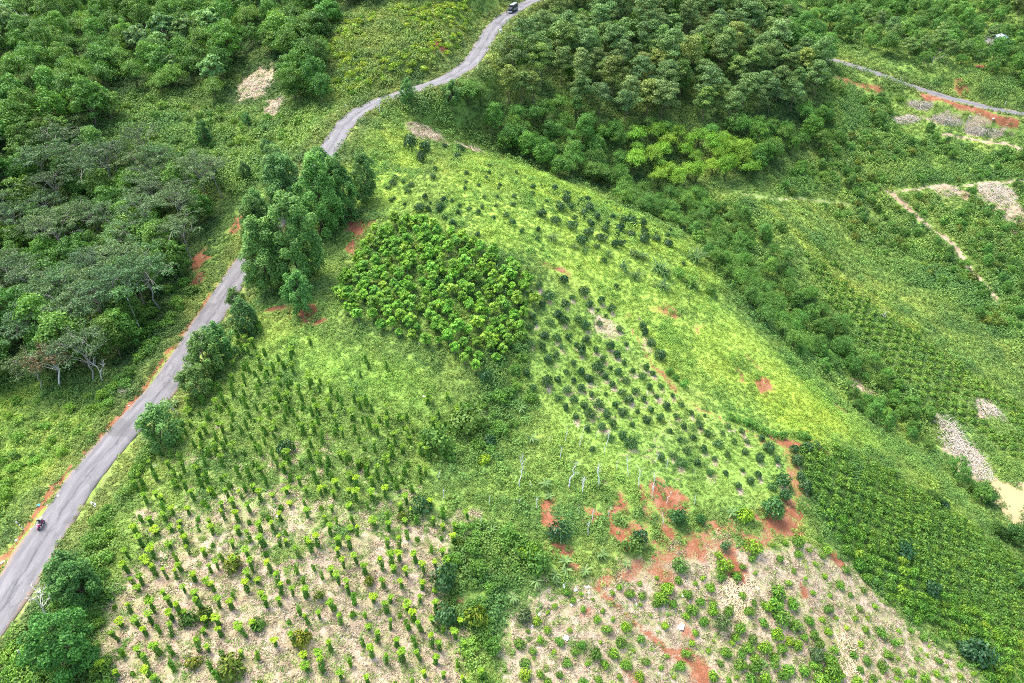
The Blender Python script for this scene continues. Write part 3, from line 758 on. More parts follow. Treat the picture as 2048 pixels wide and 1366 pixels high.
def bare(name, rng, H, spread, bark, levels=3, r0=.12, first=.35, kids=5):
    """leafless tree: trunk and recursive branches in one skeleton"""
    g = Geo()
    def grow(p, d, ln, r, lv):
        e = p + d * ln
        P = limb(g, p, e, r, r * .55, rng, 4, rng.uniform(-.05, .08), 5 if lv == levels else 3)
        if lv == 0: return
        for q in range(kids if lv == levels else 3):
            f = rng.uniform(first if lv == levels else .3, 1); k = P[min(3, int(f * 3.99))]
            d2 = unit(d * (.75 if lv < levels else .9) + rng.normal(0, spread, 3) + [0, 0, .12])
            grow(k, d2, ln * rng.uniform(.42, .62), r * .48, lv - 1)
    grow(np.array([0, 0, -.3]), unit(np.array([rng.normal(0, .06), rng.normal(0, .06), 1.0])), H * .62, r0, levels)
    return g.mesh(name, bark)

def sapling(name, rng, H):
    g = Geo(); top = np.array([rng.normal(0, .25), rng.normal(0, .25), H * .86])
    P = limb(g, (0, 0, -.3), top, .12, .055, rng, 7, 0, 5)
    for q in range(6):
        b0 = P[rng.integers(4, 7)]; e = b0 + np.array([rng.normal(0, .4), rng.normal(0, .4), rng.uniform(.5, 1.1)])
        Q = limb(g, b0, e, .022, .010, rng, 3, .05, 3)
        for _ in range(2): limb(g, Q[1], Q[1] + rng.normal(0, .3, 3) + [0, 0, .35], .012, .006, rng, 2, 0, 3)
    return g.mesh(name, 'sapling_bark')

def rg(s): return np.random.default_rng(s)
P_BROAD = [tree('broadleaf', rg(10 + i), h_, r_c, .8, nc_, 3300, lf_, lf_ * .62, 'leaf_broad', 'bark_brown', sq_, cr_, tp_) for i, (h_, r_c, nc_, lf_, sq_, cr_, tp_) in enumerate([(10.5, 4.7, 23, .52, .8, (.34, .5), 1), (12, 4.2, 34, .44, 1.1, (.24, .36), .8), (9.5, 5.2, 18, .62, .65, (.34, .5), 1), (13.5, 4.6, 26, .5, .9, (.3, .44), .7), (10, 4.4, 44, .42, .9, (.2, .32), 1), (11.5, 5.0, 30, .56, .6, (.26, .4), .9), (8.5, 4.8, 22, .48, .85, (.32, .46), 1)])]
P_PALE = [tree('paleleaf', rg(30 + i), 11, 4.2, 3.0, 22, 1500, .85, .62, 'leaf_broad_pale', 'bark_grey', .55, (.26, .36)) for i in range(3)]
P_WISPY = [wispy('wispy', rg(40 + i), 11 + i, 5.2, 'leaf_grey', 'bark_grey', 2600) for i in range(4)]
P_ACACIA = [tree('acacia', rg(50 + i), 20, 5.6, -.5, 58, 14500, .62, .28, 'leaf_acacia', 'bark_brown', 1.3, (.21, .33), .62, .3, .35, .84, .05) for i in range(4)]
P_ROADTREE = [tree('roadside', rg(60 + i), 9, 3.1, -.2, 40, 5000, .42, .19, 'leaf_acacia', 'bark_brown', 1.3, (.20, .33), .62, .16, .35, .80, .06) for i in range(5)]
P_PINE = [pine('pine', rg(70 + i), 13 + i * .8, 4.8, 3400) for i in range(5)]
P_BAMBOO = [bamboo('bamboo', rg(80 + i), 9 + i % 2, 4.0, 2300) for i in range(5)]
P_YOUNG = [young_tree('young', rg(90 + i), 2.5 + .15 * i, 1.12) for i in range(6)]
P_PEPPER = [pepper('pepper', rg(110 + i), h, r, t_) for i, (h, r, t_) in enumerate([(2.3, .36, .50), (2.6, .38, 0), (1.7, .32, .68), (2.5, .44, .40), (2.0, .30, .55), (2.8, .36, .38), (1.0, .28, .8), (2.2, .34, 0), (1.4, .36, .5), (.9, .4, 0), (2.0, .48, .6), (2.4, .28, .7)])]
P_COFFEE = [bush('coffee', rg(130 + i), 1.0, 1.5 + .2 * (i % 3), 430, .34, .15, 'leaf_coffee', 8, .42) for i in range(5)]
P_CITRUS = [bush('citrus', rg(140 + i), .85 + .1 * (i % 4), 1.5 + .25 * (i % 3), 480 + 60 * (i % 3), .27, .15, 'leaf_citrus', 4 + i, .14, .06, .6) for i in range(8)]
P_SHRUB = [tree('shrub', rg(150 + i), 2.6, 1.7, -.3, 11, 620, .36, .22, 'leaf_shrub', 'bark_brown', .8, (.34, .55), 1, .05)[1] for i in range(4)]
P_YSHRUB = [bush('yellow_shrub', rg(160 + i), 1.0, 1.1, 150, .42, .26, 'leaf_yellow', 9, .2, .05, .6) for i in range(3)]
P_SPIKY = [spiky('strap_leaves', rg(170 + i), 2.2, 2.2) for i in range(3)]
P_SAPLING = [sapling('sapling', rg(180 + i), 5.4) for i in range(5)]
P_DEAD = [bare('dead_tree', rg(190 + i), 9, .62, 'bark_white', 3, .17, .3, 6) for i in range(3)]
P_DEADGREY = [bare('grey_tree', rg(195 + i), 9, .55, 'bark_grey', 3, .14, .3, 6) for i in range(2)]

# ------------------------------------------------------------------ placing
def pix(pts): return ground(pts)

def scatter(poly, space, seed, hvis=6.0, jit=.44, dmin=3.9, avoid=None):
    """jittered positions on the ground whose photo position lies inside a pixel outline and which stand in view"""
    rng = rg(seed)
    P = np.asarray(poly, float)
    w = ground(np.clip(dens(poly, 8), [-400, -20], [2450, 1500]))
    x0, x1, y0, y1 = w[:, 0].min() - 8, w[:, 0].max() + 8, w[:, 1].min() - 8, min(w[:, 1].max() + 8, 420)
    xs, ys = np.meshgrid(np.arange(x0, x1, space), np.arange(y0, y1, space * .87), indexing='ij')
    xs = xs + (np.arange(xs.shape[1]) % 2)[None, :] * space * .5
    xs = xs.ravel() + rng.uniform(-jit, jit, xs.size) * space; ys = ys.ravel() + rng.uniform(-jit, jit, ys.size) * space
    zs = hz(xs, ys)
    px, py, d = project(xs, ys, zs)
    k = inpoly(px, py, P)
    rd, _ = near_line(ROAD, xs, ys, 12)
    k &= rd > dmin
    for hp_, hr_ in HEAP_AT: k &= ((xs - hp_[0]) ** 2 + ((ys - hp_[1] + hr_ * .25) / 1.25) ** 2) > hr_ ** 2
    for q_ in PATHS: k &= near_line(q_, xs, ys, 6)[0] > 2.2
    xs, ys, zs = xs[k], ys[k], zs[k]
    ok, _, _, _ = visible(xs, ys, zs + hvis)
    return np.stack([xs[ok], ys[ok], zs[ok]], 1)

HEAP_AT = [(ground([(a, b)])[0], r) for a, b, r in [(515, 168, 9), (548, 212, 5), (858, 266, 7), (950, 298, 5), (1840, 212, 5), (1815, 240, 7), (1890, 242, 7), (1965, 262, 7), (1995, 388, 8), (1895, 384, 6), (1898, 868, 6), (1940, 915, 6), (1978, 823, 5), (1710, 770, 4)]]
PATHS = [resample(ground(dens(q, 6)[:-6] + [q[-1]]), 1.5) for q in ([(1780, 385), (1830, 430), (1890, 470), (1930, 520), (1960, 560), (2000, 610)], [(1780, 382), (1880, 374), (2060, 362)], [(1480, 388), (1560, 398), (1640, 402), (1700, 410)], [(1845, 190), (1900, 203), (1960, 222), (2040, 250)], [(1890, 272), (1960, 280), (2060, 300)], [(1540, 415), (1600, 480), (1660, 540), (1760, 610)])]
def put_tree(name, protos, p, sc, label, cat, group, rng, col=(1, 1, 1), parts=('trunk', 'crown'), squash=None, vi=None):
    t_, c_ = protos[rng.integers(len(protos)) if vi is None else vi]
    e = bpy.data.objects.new(name, None); COL.objects.link(e)
    e.empty_display_size = .5
    e.location = (p[0], p[1], p[2] - .05); e.rotation_euler = (rng.normal(0, .05), rng.normal(0, .05), rng.uniform(0, 2 * pi))
    s = sc * rng.uniform(.93, 1.07)
    e.scale = (s, s, s * (squash or rng.uniform(.92, 1.1)))
    tag(e, label, cat, group)
    if t_: obj(parts[0], t_, e)
    if c_:
        o = obj(parts[1], c_, e)
        v = rng.uniform(.78, 1.22); o.color = (col[0] * v * rng.uniform(.86, 1.16), col[1] * v, col[2] * v * rng.uniform(.85, 1.15), 1)
    return e

def put_bush(name, protos, p, sc, label, cat, group, rng, col=(1, 1, 1), zs=1.0, vi=None):
    o = obj(name, protos[rng.integers(len(protos)) if vi is None else vi], None, (p[0], p[1], p[2] - .04), rng.uniform(0, 2 * pi), (sc * rng.uniform(.86, 1.14), sc * rng.uniform(.86, 1.14), sc * zs * rng.uniform(.85, 1.18)))
    v = rng.uniform(.85, 1.15); o.color = (col[0] * v * rng.uniform(.88, 1.14), col[1] * v, col[2] * v, 1)
    return tag(o, label, cat, group)

rng = rg(500)
# --- grey-green wood left of the road
Z_GREY = [(-110, 310), (60, 335), (200, 300), (330, 345), (455, 395), (450, 440), (400, 500), (375, 560), (350, 620), (290, 690), (240, 765), (130, 785), (0, 772), (-110, 780)]
pts = scatter(Z_GREY, 6.0, 1)
for i, p in enumerate(pts):
    q = rng.random()
    if q < .42: put_tree('thin_crowned_tree', P_WISPY, p, rng.uniform(.75, 1.05), 'thin grey-green tree in the dense wood left of the straight road', 'tree', 'grey-green trees in the wood beside the straight road', rng, (1, 1, 1))
    else: put_tree('bushy_wood_tree', P_BROAD, p, rng.uniform(.62, 1.0), 'fuller dark green tree among the thin grey trees left of the road', 'tree', 'full green trees in the grey wood', rng, (.85, .88, .85) if rng.random() < .6 else (1.05, .95, .9))
# --- bright broadleaf forest on the hill, upper left
Z_HILL = [(-120, -25), (1010, -25), (1000, -5), (930, 0), (720, 15), (668, 50), (655, 120), (655, 205), (595, 225), (585, 180), (565, 130), (520, 120), (470, 150), (455, 215), (330, 205), (250, 185), (235, 250), (130, 290), (0, 345), (-120, 350)]
pts = scatter(Z_HILL, 8.0, 2)
for p in pts:
    px, py, d = project(*p); q = rng.random()
    pale = fbm(p[0] * 1.0, p[1], 30, 2) > .56 and px < 640
    if pale and q < .75: put_tree('big_leaved_tree', P_PALE, p, rng.uniform(.8, 1.1), 'pale big-leaved tree on the forested hill above the road bend', 'tree', 'pale trees on the forested hill', rng)
    elif q < .62: put_tree('forest_tree', P_BROAD, p, rng.uniform(.75, 1.1), 'round green broadleaf tree on the forested hill in the upper left', 'tree', 'broadleaf trees on the forested hill', rng, (1.05, 1.05, .95))
    else: put_tree('bamboo_clump', P_BAMBOO, p, rng.uniform(.75, 1.05), 'feathery bamboo clump on the forested hill in the upper left', 'bamboo', 'bamboo clumps on the forested hill', rng, (.95, .95, .9), ('culms', 'crown'))
for px, py, s in [(600, 205, .95), (628, 195, 1.1), (645, 212, .9), (588, 165, .8), (612, 140, 1.0), (640, 150, 1.05), (600, 105, .95), (630, 90, 1.0), (655, 55, .9), (575, 120, .8)]:
    put_tree('forest_tree', P_BROAD, pix([(px, py)])[0], s, 'dark round tree between the dead bamboo heap and the cut bank', 'tree', 'dark trees between the bamboo heap and the cut bank', rng, (.85, .92, .9))
# --- pine hill
Z_PINE = [(1075, 30), (1062, 100), (1010, 150), (960, 195), (1000, 225), (1110, 215), (1240, 250), (1400, 265), (1520, 255), (1625, 220), (1640, 180), (1600, 110), (1550, 40), (1520, -20), (1090, -20)]
pts = scatter(Z_PINE, 7.6, 3, 9, .46)
for p in pts:
  if rng.random() < .12: put_tree('broadleaf_tree', P_BROAD, p, rng.uniform(.7, 1.0), 'fuller broadleaf tree standing among the pines', 'tree', 'broadleaf trees among the pines', rng, (1, 1, .9))
  else: put_tree('pine_tree', P_PINE, p, rng.uniform(.66, 1.08), 'layered grey-green pine on the hill inside the road bend', 'tree', 'pines on the hill inside the road bend', rng, (1, 1, 1) if rng.random() < .7 else (1.3, 1.12, .9) if rng.random() < .6 else (.75, .85, .9))
for p in scatter([(1500, 30), (1560, 20), (1640, 90), (1660, 135), (1600, 130)], 5.5, 33, 8): put_tree('broadleaf_tree', P_BROAD, p, rng.uniform(.7, .95), 'green broadleaf tree between the pines and the far road', 'tree', 'broadleaf trees between the pines and the far road', rng, (.9, .95, 1))
# --- dark broadleaf and bamboo at the foot of the pines
Z_FOOT = [(905, 205), (960, 240), (985, 300), (1060, 335), (1160, 370), (1250, 385), (1400, 385), (1490, 365), (1560, 330), (1650, 305), (1660, 240), (1520, 262), (1400, 272), (1240, 258), (1110, 225), (1000, 232), (950, 195)]
pts = scatter(Z_FOOT, 5.6, 4)
for p in pts:
    px, py, d = project(*p); yel = 1250 < px < 1500 and py > 290
    if rng.random() < .55 or yel: put_tree('bamboo_clump', P_BAMBOO, p, rng.uniform(.6, .9), 'yellowish arching bamboo clump below the pine hill' if yel else 'dark green bamboo clump at the foot of the pine hill', 'bamboo', 'yellowish bamboo below the pines' if yel else 'bamboo at the foot of the pine hill', rng, (1.7, 1.5, .9) if yel else (.85, .92, .9), ('culms', 'crown'))
    else: put_tree('broadleaf_tree', P_BROAD, p, rng.uniform(.5, .8), 'dark broadleaf tree at the foot of the pine hill', 'tree', 'dark trees at the foot of the pine hill', rng, (.8, .9, .8))
# --- gully trees running down to the pond
Z_GULLY = [(1225, 398), (1330, 400), (1440, 405), (1500, 440), (1560, 510), (1620, 590), (1680, 660), (1750, 745), (1690, 760), (1640, 745), (1600, 720), (1520, 650), (1460, 590), (1400, 530), (1420, 490), (1340, 455), (1260, 425)]
pts = scatter(Z_GULLY, 4.6, 5, 4)
for p in pts:
    if rng.random() < .6: put_tree('bamboo_clump', P_BAMBOO, p, rng.uniform(.42, .68), 'low bamboo clump in the gully behind the citrus ridge', 'bamboo', 'bamboo in the gully', rng, (.85, .9, .95), ('culms', 'crown'))
    else: put_tree('broadleaf_tree', P_BROAD, p, rng.uniform(.34, .55), 'small leafy tree in the gully behind the citrus ridge', 'tree', 'small trees in the gully', rng, (.9, .95, .95))
Z_GULLY2 = [(1680, 770), (1760, 750), (1850, 830), (1900, 870), (1860, 900), (1760, 860), (1700, 830)]
for p in scatter(Z_GULLY2, 4.2, 6, 3): put_tree('broadleaf_tree', P_BROAD, p, rng.uniform(.28, .45), 'small tree at the lower end of the gully below the red slip', 'tree', 'small trees in the lower gully', rng, (1, 1, .95))
Z_POND = [(1880, 945), (1930, 930), (1985, 985), (1985, 1020), (1940, 1010)]
for p in scatter(Z_POND, 4.0, 7, 3): put_tree('broadleaf_tree', P_BROAD, p, rng.uniform(.38, .55), 'leafy dark tree on the bank beside the muddy pond', 'tree', 'trees beside the pond', rng, (.85, .9, .95))
for px, py, s in [(2030, 1085, .5), (2055, 1120, .6), (2000, 1075, .34), (1985, 1065, .3), (1870, 1005, .25), (1860, 995, .22), (1885, 1010, .22), (2040, 1180, .5), (2060, 1060, .7)]:
    put_tree('broadleaf_tree', P_BROAD, pix([(px, py)])[0], s, 'dark tree at the lower edge of the coffee slope near the pond', 'tree', 'trees between the coffee slope and the pond', rng, (.7, .75, .85))
# --- forest top right
Z_TOPR = [(1570, -25), (2110, -25), (2110, 215), (2048, 190), (1975, 150), (1900, 145), (1850, 150), (1770, 112), (1680, 98), (1640, 75), (1600, 40)]
pts = scatter(Z_TOPR, 7.6, 8)
for p in pts:
    q = rng.random()
    if q < .7: put_tree('broadleaf_tree', P_BROAD, p, rng.uniform(.5, .85), 'mid-green broadleaf tree in the forest above the far road', 'tree', 'broadleaf trees above the far road', rng, (1, 1, 1.05))
    elif q < .85: put_tree('pine_tree', P_PINE, p, rng.uniform(.55, .75), 'small pine in the forest above the far road', 'tree', 'pines above the far road', rng)
    else: put_tree('bamboo_clump', P_BAMBOO, p, rng.uniform(.55, .8), 'bamboo clump in the forest above the far road', 'bamboo', 'bamboo above the far road', rng, (1, 1, 1), ('culms', 'crown'))
# --- trees and shrubs on the terraces of the right-hand slope
Z_TERR = [(1640, 150), (1700, 190), (1800, 200), (1900, 235), (2060, 300), (2060, 470), (2048, 690), (1950, 640), (1860, 570), (1760, 530), (1700, 470), (1640, 420), (1560, 380), (1600, 330), (1660, 310), (1650, 230)]
pts = scatter(Z_TERR, 3.2, 9, 2)
for p in pts:
    px, py, d = project(*p); q = rng.random()
    opn = fbm(p[0], p[1], 14, 2)
    if opn > .62 and q < .7: continue
    if q < .25: put_tree('small_tree', P_BROAD, p, rng.uniform(.22, .4), 'small leafy tree on the terraced slope below the far road', 'tree', 'small trees on the terraced slope', rng, (.9, .95, .95))
    elif q < .34: put_bush('strap_leaved_plant', P_SPIKY, p, rng.uniform(.5, .9), 'strap-leaved plant clump on the terraced slope below the far road', 'plant', 'strap-leaved plants on the terraced slope', rng)
    else: put_bush('shrub', P_SHRUB, p, rng.uniform(.55, 1.15), 'green shrub on the terraced slope below the far road', 'shrub', 'shrubs on the terraced slope', rng, (.75, .85, .85) if rng.random() < .6 else (1, 1, 1) if rng.random() < .6 else (1.05, .74, .7))
for poly, gap, lab, grp, cl, smin, smax in [
    ([(322, 862), (300, 930), (262, 1000), (222, 1050), (235, 1130), (228, 1230), (216, 1366), (216, 1390), (0, 1390), (0, 1310), (80, 1215), (160, 1110), (215, 1020), (280, 925), (305, 870)], 2.1, 'bright leafy hedge shrub between the road and the pepper field', 'hedge shrubs between the road and the pepper field', (1.05, 1.1, .9), .45, .85),
    ([(-40, 800), (120, 790), (240, 775), (225, 835), (150, 900), (60, 985), (0, 1060), (-40, 1090)], 3.4, 'low shrub in the bright scrub left of the straight road', 'low shrubs in the scrub left of the straight road', (1.2, 1.2, .85), .4, .8),
    ([(905, 1060), (985, 1045), (1085, 1095), (1075, 1130), (1010, 1170), (985, 1240), (1005, 1390), (955, 1390), (905, 1240), (895, 1130)], 2.5, 'weedy shrub in the border strip between pepper and coffee', 'weedy shrubs in the border strip', (.85, .95, .85), .4, .95),
    ([(985, 650), (1050, 680), (1065, 800), (1010, 900), (905, 930), (860, 900), (900, 850), (970, 790), (1000, 720)], 2.8, 'weedy shrub below the young tree plot at the head of the border', 'weedy shrubs at the head of the border', (.85, .95, .85), .4, .95),
    ([(300, 620), (370, 560), (390, 590), (330, 670), (250, 790), (205, 845), (215, 800)], 2.8, 'leafy shrub at the foot of the grey wood along the road', 'shrubs at the foot of the grey wood', (.9, 1, .85), .5, 1.0),
    ([(250, 190), (450, 225), (580, 230), (630, 250), (560, 330), (500, 380), (400, 330), (240, 275)], 3.8, 'yellowish shrub on the scrubby slope left of the bend', 'shrubs on the scrubby slope left of the bend', (1.15, 1.1, .9), .45, 1.0)]:
    for p in scatter(poly, gap, 77 + int(gap * 10), 1.5): put_bush('hedge_shrub' if 'hedge' in lab else 'weedy_shrub' if 'weedy' in lab else 'scrub_bush', P_SHRUB, p, rng.uniform(smin, smax), lab, 'shrub', grp, rng, cl if rng.random() < .75 else (.7, .8, .8), rng.uniform(.75, 1.1))
# --- yellow-green shrubs on the cut bank inside the bend
Z_BANK = [(655, 185), (652, 100), (680, 50), (740, 25), (930, 5), (950, 55), (905, 118), (860, 140), (790, 165), (700, 195)]
pts = scatter(Z_BANK, 2.35, 10, 1.5)
pts = [p for p in pts if fbm(p[0] * 1.3, p[1], 7, 2) < .60][:240]
for p in pts: put_bush('yellow_shrub', P_YSHRUB, p, rng.uniform(.8, 1.5), 'low yellow-green shrub on the steep bank above the road bend', 'shrub', 'yellow-green shrubs on the bank above the bend', rng, (1, 1, 1) if rng.random() < .75 else (.55, .7, .8))
# --- acacia clump beside the road
for k, (px, py, s, w) in enumerate([(548, 585, .86, 'the front left of'), (600, 560, .92, 'the middle of'), (640, 470, .88, 'the back of'), (690, 445, .72, 'the right of'), (590, 430, .75, 'the far left of'), (735, 405, .52, 'the far right end of'), (525, 520, .7, 'the roadside edge of'), (655, 420, .66, 'the uphill side of'), (522, 472, .62, 'the wood-facing side of'), (565, 398, .6, 'the upper road edge of')]):
    put_tree('acacia_tree', P_ACACIA, pix([(px, py)])[0], s, f'tall dense acacia at {w} the tall clump beside the road', 'tree', None, rng, (1, 1, 1))
put_tree('acacia_tree', P_ROADTREE, pix([(610, 622)])[0], .95, 'low bushy dark tree at the foot of the tall acacia clump by red earth', 'tree', None, rng, (.9, 1.05, 1))
# --- single trees along the road
for px, py, s, c_, lab in [(318, 885, 1.12, (.95, 1, 1), 'bushy roadside tree hiding the road edge beside the leaning post'), (395, 785, .9, (1, 1, 1), 'small roadside tree at the front of the leafy roadside group'),
                           (420, 750, 1.15, (1.25, 1.2, 1), 'rounded lighter roadside tree with pale top above the pepper field'), (448, 720, 1.0, (.95, .95, .9), 'roadside tree in the middle of the group above the pepper field'),
                           (487, 672, .95, (.72, .85, .95), 'dark bluish roadside tree nearest the red earth patch'), (470, 620, .6, (1, 1, .95), 'small feathery tree leaning over the road edge'),
                           (145, 1190, 1.08, (.72, .78, .75), 'feathery dark tree leaning over the road near the motorbike'), (178, 1198, .85, (.75, .85, .7), 'lower tree behind the feathery roadside tree')]:
    put_tree('roadside_tree', P_ROADTREE, pix([(px, py)])[0], s, lab, 'tree', None, rng, c_)
P_BIG = [tree('big_round', rg(66), 10.5, 4.3, .4, 60, 9500, .36, .22, 'leaf_acacia', 'bark_brown', .9, (.18, .28), .9, .25)]
put_tree('round_crowned_tree', P_BIG, pix([(152, 1338)])[0], .98, 'big dense round dark tree at the bottom left corner', 'tree', None, rng, (.55, .68, .55))
for px, py, s, lab in [(812, 205, .75, 'slim tree at the outer road edge in the bend'), (905, 215, .95, 'grey-green tree below the outer road edge in the bend')]:
    put_tree('slim_tree', P_ROADTREE, pix([(px, py)])[0], s, lab, 'tree', None, rng, (.95, .95, 1.1))
for px, py, s, lab in [(535, 315, .62, 'dark tree on the grass verge left of the road below the bend'), (500, 250, .42, 'small dark tree on the shrubby slope left of the bend'), (415, 290, .7, 'dark narrow tree at the edge of the grey wood'), (490, 365, .55, 'dark bush-like tree beside the white stakes'), (530, 270, .35, 'small round tree on the slope left of the bend')]:
    put_tree('dark_tree', P_ROADTREE, pix([(px, py)])[0], s, lab, 'tree', None, rng, (.75, .85, .9))
# --- notable odd trees
pb = [tree('brown_tree', rg(301), 9.5, 4.0, 4.5, 14, 900, .5, .25, 'leaf_brown', 'bark_white', .55, (.3, .45), 1, .18)]
put_tree('browning_tree', pb, pix([(122, 775)])[0], 1.0, 'tree with brown dying crown and pale trunk at the wood edge', 'tree', None, rng, (1, 1, 1))
obj_dead = [((205, 762), 1, .62, 'leafless pale tree with spreading branches at the edge of the grey wood'), ((66, 80), 0, 1.25, 'tall leafless pale tree standing out of the forest in the top left'), ((110, 500), 1, .9, 'bare whitish tree inside the grey wood near the left edge'),
            ((180, 520), 2, .9, 'bare branchy tree in the middle of the grey wood'), ((375, 375), 2, .5, 'small pale leafless tree at the upper edge of the grey wood'), ((90, 240), 0, .5, 'thin bare tree in the forest left of centre top'), ((100, 1240), 1, .82, 'leafless whitish tree reaching over the road at the bottom left'), ((1765, 640), 2, .42, 'pale leafless tree on the crest of the coffee spur')]
for (px, py), v, s, lab in obj_dead:
    p = pix([(px, py)])[0]
    o = obj('bare_tree', P_DEAD[v], None, (p[0], p[1], p[2]), rng.uniform(0, 6), s); tag(o, lab, 'tree')
for (px, py), v, s, lab in [((1860, 140), 0, 1.0, 'large leafless grey tree above the far road'), ((1475, 190), 1, .7, 'grey bare tree at the edge of the pines'), ((955, 840), 0, .42, 'grey dead bush at the end of the field border'), ((310, 555), 1, .8, 'grey bare tree in the wood beside the road')]:
    p = pix([(px, py)])[0]
    tag(obj('bare_tree', P_DEADGREY[v], None, tuple(p), rng.uniform(0, 6), s), lab, 'tree')
pt = [(Geo(), None)]
g_ = Geo(); g_.tube([(0, 0, -.3), (.06, 0, 3), (.16, .05, 6.5), (.22, 0, 9.5), (.3, 0, 12.5)], [.24, .2, .17, .14, .1], 7); trunk_w = g_.mesh('white_trunk', 'bark_white')
pc = [(trunk_w, tree('top', rg(302), 15, 2.6, 10.5, 10, 900, .5, .28, 'leaf_acacia', 'bark_white', .9, (.4, .55))[1])]
put_tree('white_trunked_tree', pc, pix([(284, 668)])[0], .85, 'tall tree with bare white trunk in front of the grey wood', 'tree', None, rng, (.9, 1, 1))

# ------------------------------------------------------------------ centre plot of young trees
Z_YOUNG = [(760, 455), (840, 445), (900, 470), (1000, 520), (1060, 560), (1070, 610), (1030, 690), (990, 740), (950, 745), (880, 705), (780, 680), (690, 640), (670, 600), (700, 540), (730, 490)]
pts = scatter(Z_YOUNG, 2.45, 20, 3, .30)
pts = pts[np.argsort(pts[:, 1])][:300]
for p in pts: put_tree('young_tree', P_YOUNG, p, rng.uniform(.75, 1.2), 'lime green young plantation tree in the square plot beside the acacias', 'tree', 'young trees in the square plantation plot', rng, (1, 1.05, 1) if rng.random() < .6 else (1.25, 1.15, 1.1) if rng.random() < .6 else (.8, .9, .95))

# ------------------------------------------------------------------ pepper field
pts = scatter(Z_PEPPER, 2.22, 21, 2, .34)
rx, ry = rng.random(len(pts)), 0
pts = pts[rx > .14]
px, py, dd = project(pts[:, 0], pts[:, 1], pts[:, 2])
keep = ~inpoly(px, py, [(520, 640), (960, 770), (930, 850), (800, 830), (600, 750), (520, 700)]) | (rng.random(len(pts)) < .25)
pts, dd = pts[keep], dd[keep]
order = np.argsort(dd); near, far = pts[order[:300]], pts[order[300:]]
for p in near:
    v = rng.integers(len(P_PEPPER)); yl = rng.random()
    e = put_tree('pepper_vine', P_PEPPER, p, rng.uniform(.66, 1.02), 'climbing pepper vine on a living stake in the dry front field', 'pepper plant', 'pepper vines in the dry front field', rng, (1.15, 1.05, .9) if yl < .35 else (.85, .95, 1), ('vine_column', 'stake_crown'), None, v)
    e.children[0].color = ((1.6, 1.4, .9, 1) if yl < .45 else (1.15, 1.2, 1, 1))
def merge(protos, pts, sc, name, rng, mat, zs=1.0):
    """many copies of small plants joined into one mesh (past the limit for single objects)"""
    V, F, va, n = [], [], [], 0
    cache = []
    for me in protos:
        v = np.empty(len(me.vertices) * 3, np.float32); me.vertices.foreach_get('co', v)
        q = np.array([p.vertices[:] for p in me.polygons if len(p.vertices) == 4], np.int32)
        a_ = np.empty(len(me.polygons), np.float32); me.attributes['var'].data.foreach_get('value', a_)
        cache.append((v.reshape(-1, 3), q, a_[:len(q)]))
    for p in pts:
        v, q, a_ = cache[rng.integers(len(cache))]
        s = rng.uniform(*sc)
        V.append(v @ rot_z(rng.uniform(0, 6.28)).T * [s, s, s * zs] + p); F.append(q + n); va.append(a_ + rng.normal(0, .08)); n += len(v)
    return mesh(name, np.concatenate(V), np.concatenate(F), mat, np.concatenate(va))
if len(far):
    g1 = merge([p[0] for p in P_PEPPER], far, (.75, 1.1), 'pepper_far', rng, 'leaf_pepper')
    tag(obj('pepper_vines', g1), 'pepper vines at the far end of the front field', None, None, 'stuff')
    g2 = merge([p[1] for p in P_PEPPER if p[1]], far[::2], (.75, 1.1), 'pepper_far_tops', rng, 'leaf_tuft')
    tag(obj('stake_tree_tops', g2), 'leafy stake tops over the far pepper vines', None, None, 'stuff')
print('pepper', len(near), len(far))
for px, py, s, dk in [(470, 1140, 1.5, 0), (605, 1285, 1.5, 0), (380, 1245, 1.2, 1), (468, 1345, 1.7, 0), (845, 1020, 1.7, 2), (515, 1255, 1.1, 1), (415, 1235, 1.1, 1), (740, 1170, .9, 0), (805, 1040, .9, 0), (570, 905, 1.5, 2), (390, 1330, 1.0, 0), (640, 1195, .9, 0), (730, 930, 1.1, 1), (920, 1090, .9, 1)]:
    p = pix([(px, py)])[0]
    put_bush('round_bush', P_CITRUS if dk == 2 else P_COFFEE, p, s * .95, ('dark' if dk == 2 else 'dull green' if dk else 'brownish green') + ' round bush standing among the pepper vines', 'bush', ('dark' if dk == 2 else 'dull' if dk else 'brownish') + ' bushes among the pepper vines', rng, (1, 1, 1) if dk == 2 else (.6, .6, .8) if dk else (1.1, .72, .7))

# ------------------------------------------------------------------ rows of bushes (centres and widths read off the photo, in 5.69x tiles)
TA = (1000, 520, '730,225,100 445,295,65 375,390,60 550,400,110 480,500,80 310,465,45 250,545,65 745,480,90 820,425,55 955,365,95 1015,490,85 1150,455,85 1320,300,45 375,640,80 655,595,100 730,680,95 885,670,75 570,700,75 340,765,85 400,715,60 500,850,100 645,890,80 775,870,80 1110,570,40 1265,560,75 1205,640,40 1130,720,65 1355,790,65 970,745,90 345,945,70 475,980,80 700,980,55 870,960,70 930,1020,130 980,905,85 1090,1020,60 1250,980,85 1325,1065,95 1435,960,45 1620,745,65 1645,815,90 1710,930,95 1815,1090,100 630,1070,70 550,1120,95 835,1160,65 1170,1115,65 1410,1150,75 1110,1215,110 1260,1210,60 925,1255,95 755,1275,60 1345,1275,85 1505,1250,65 1660,1215,75 1735,1290,50 1010,1335,85 1195,1320,75 300,1290,90 160,640,70')
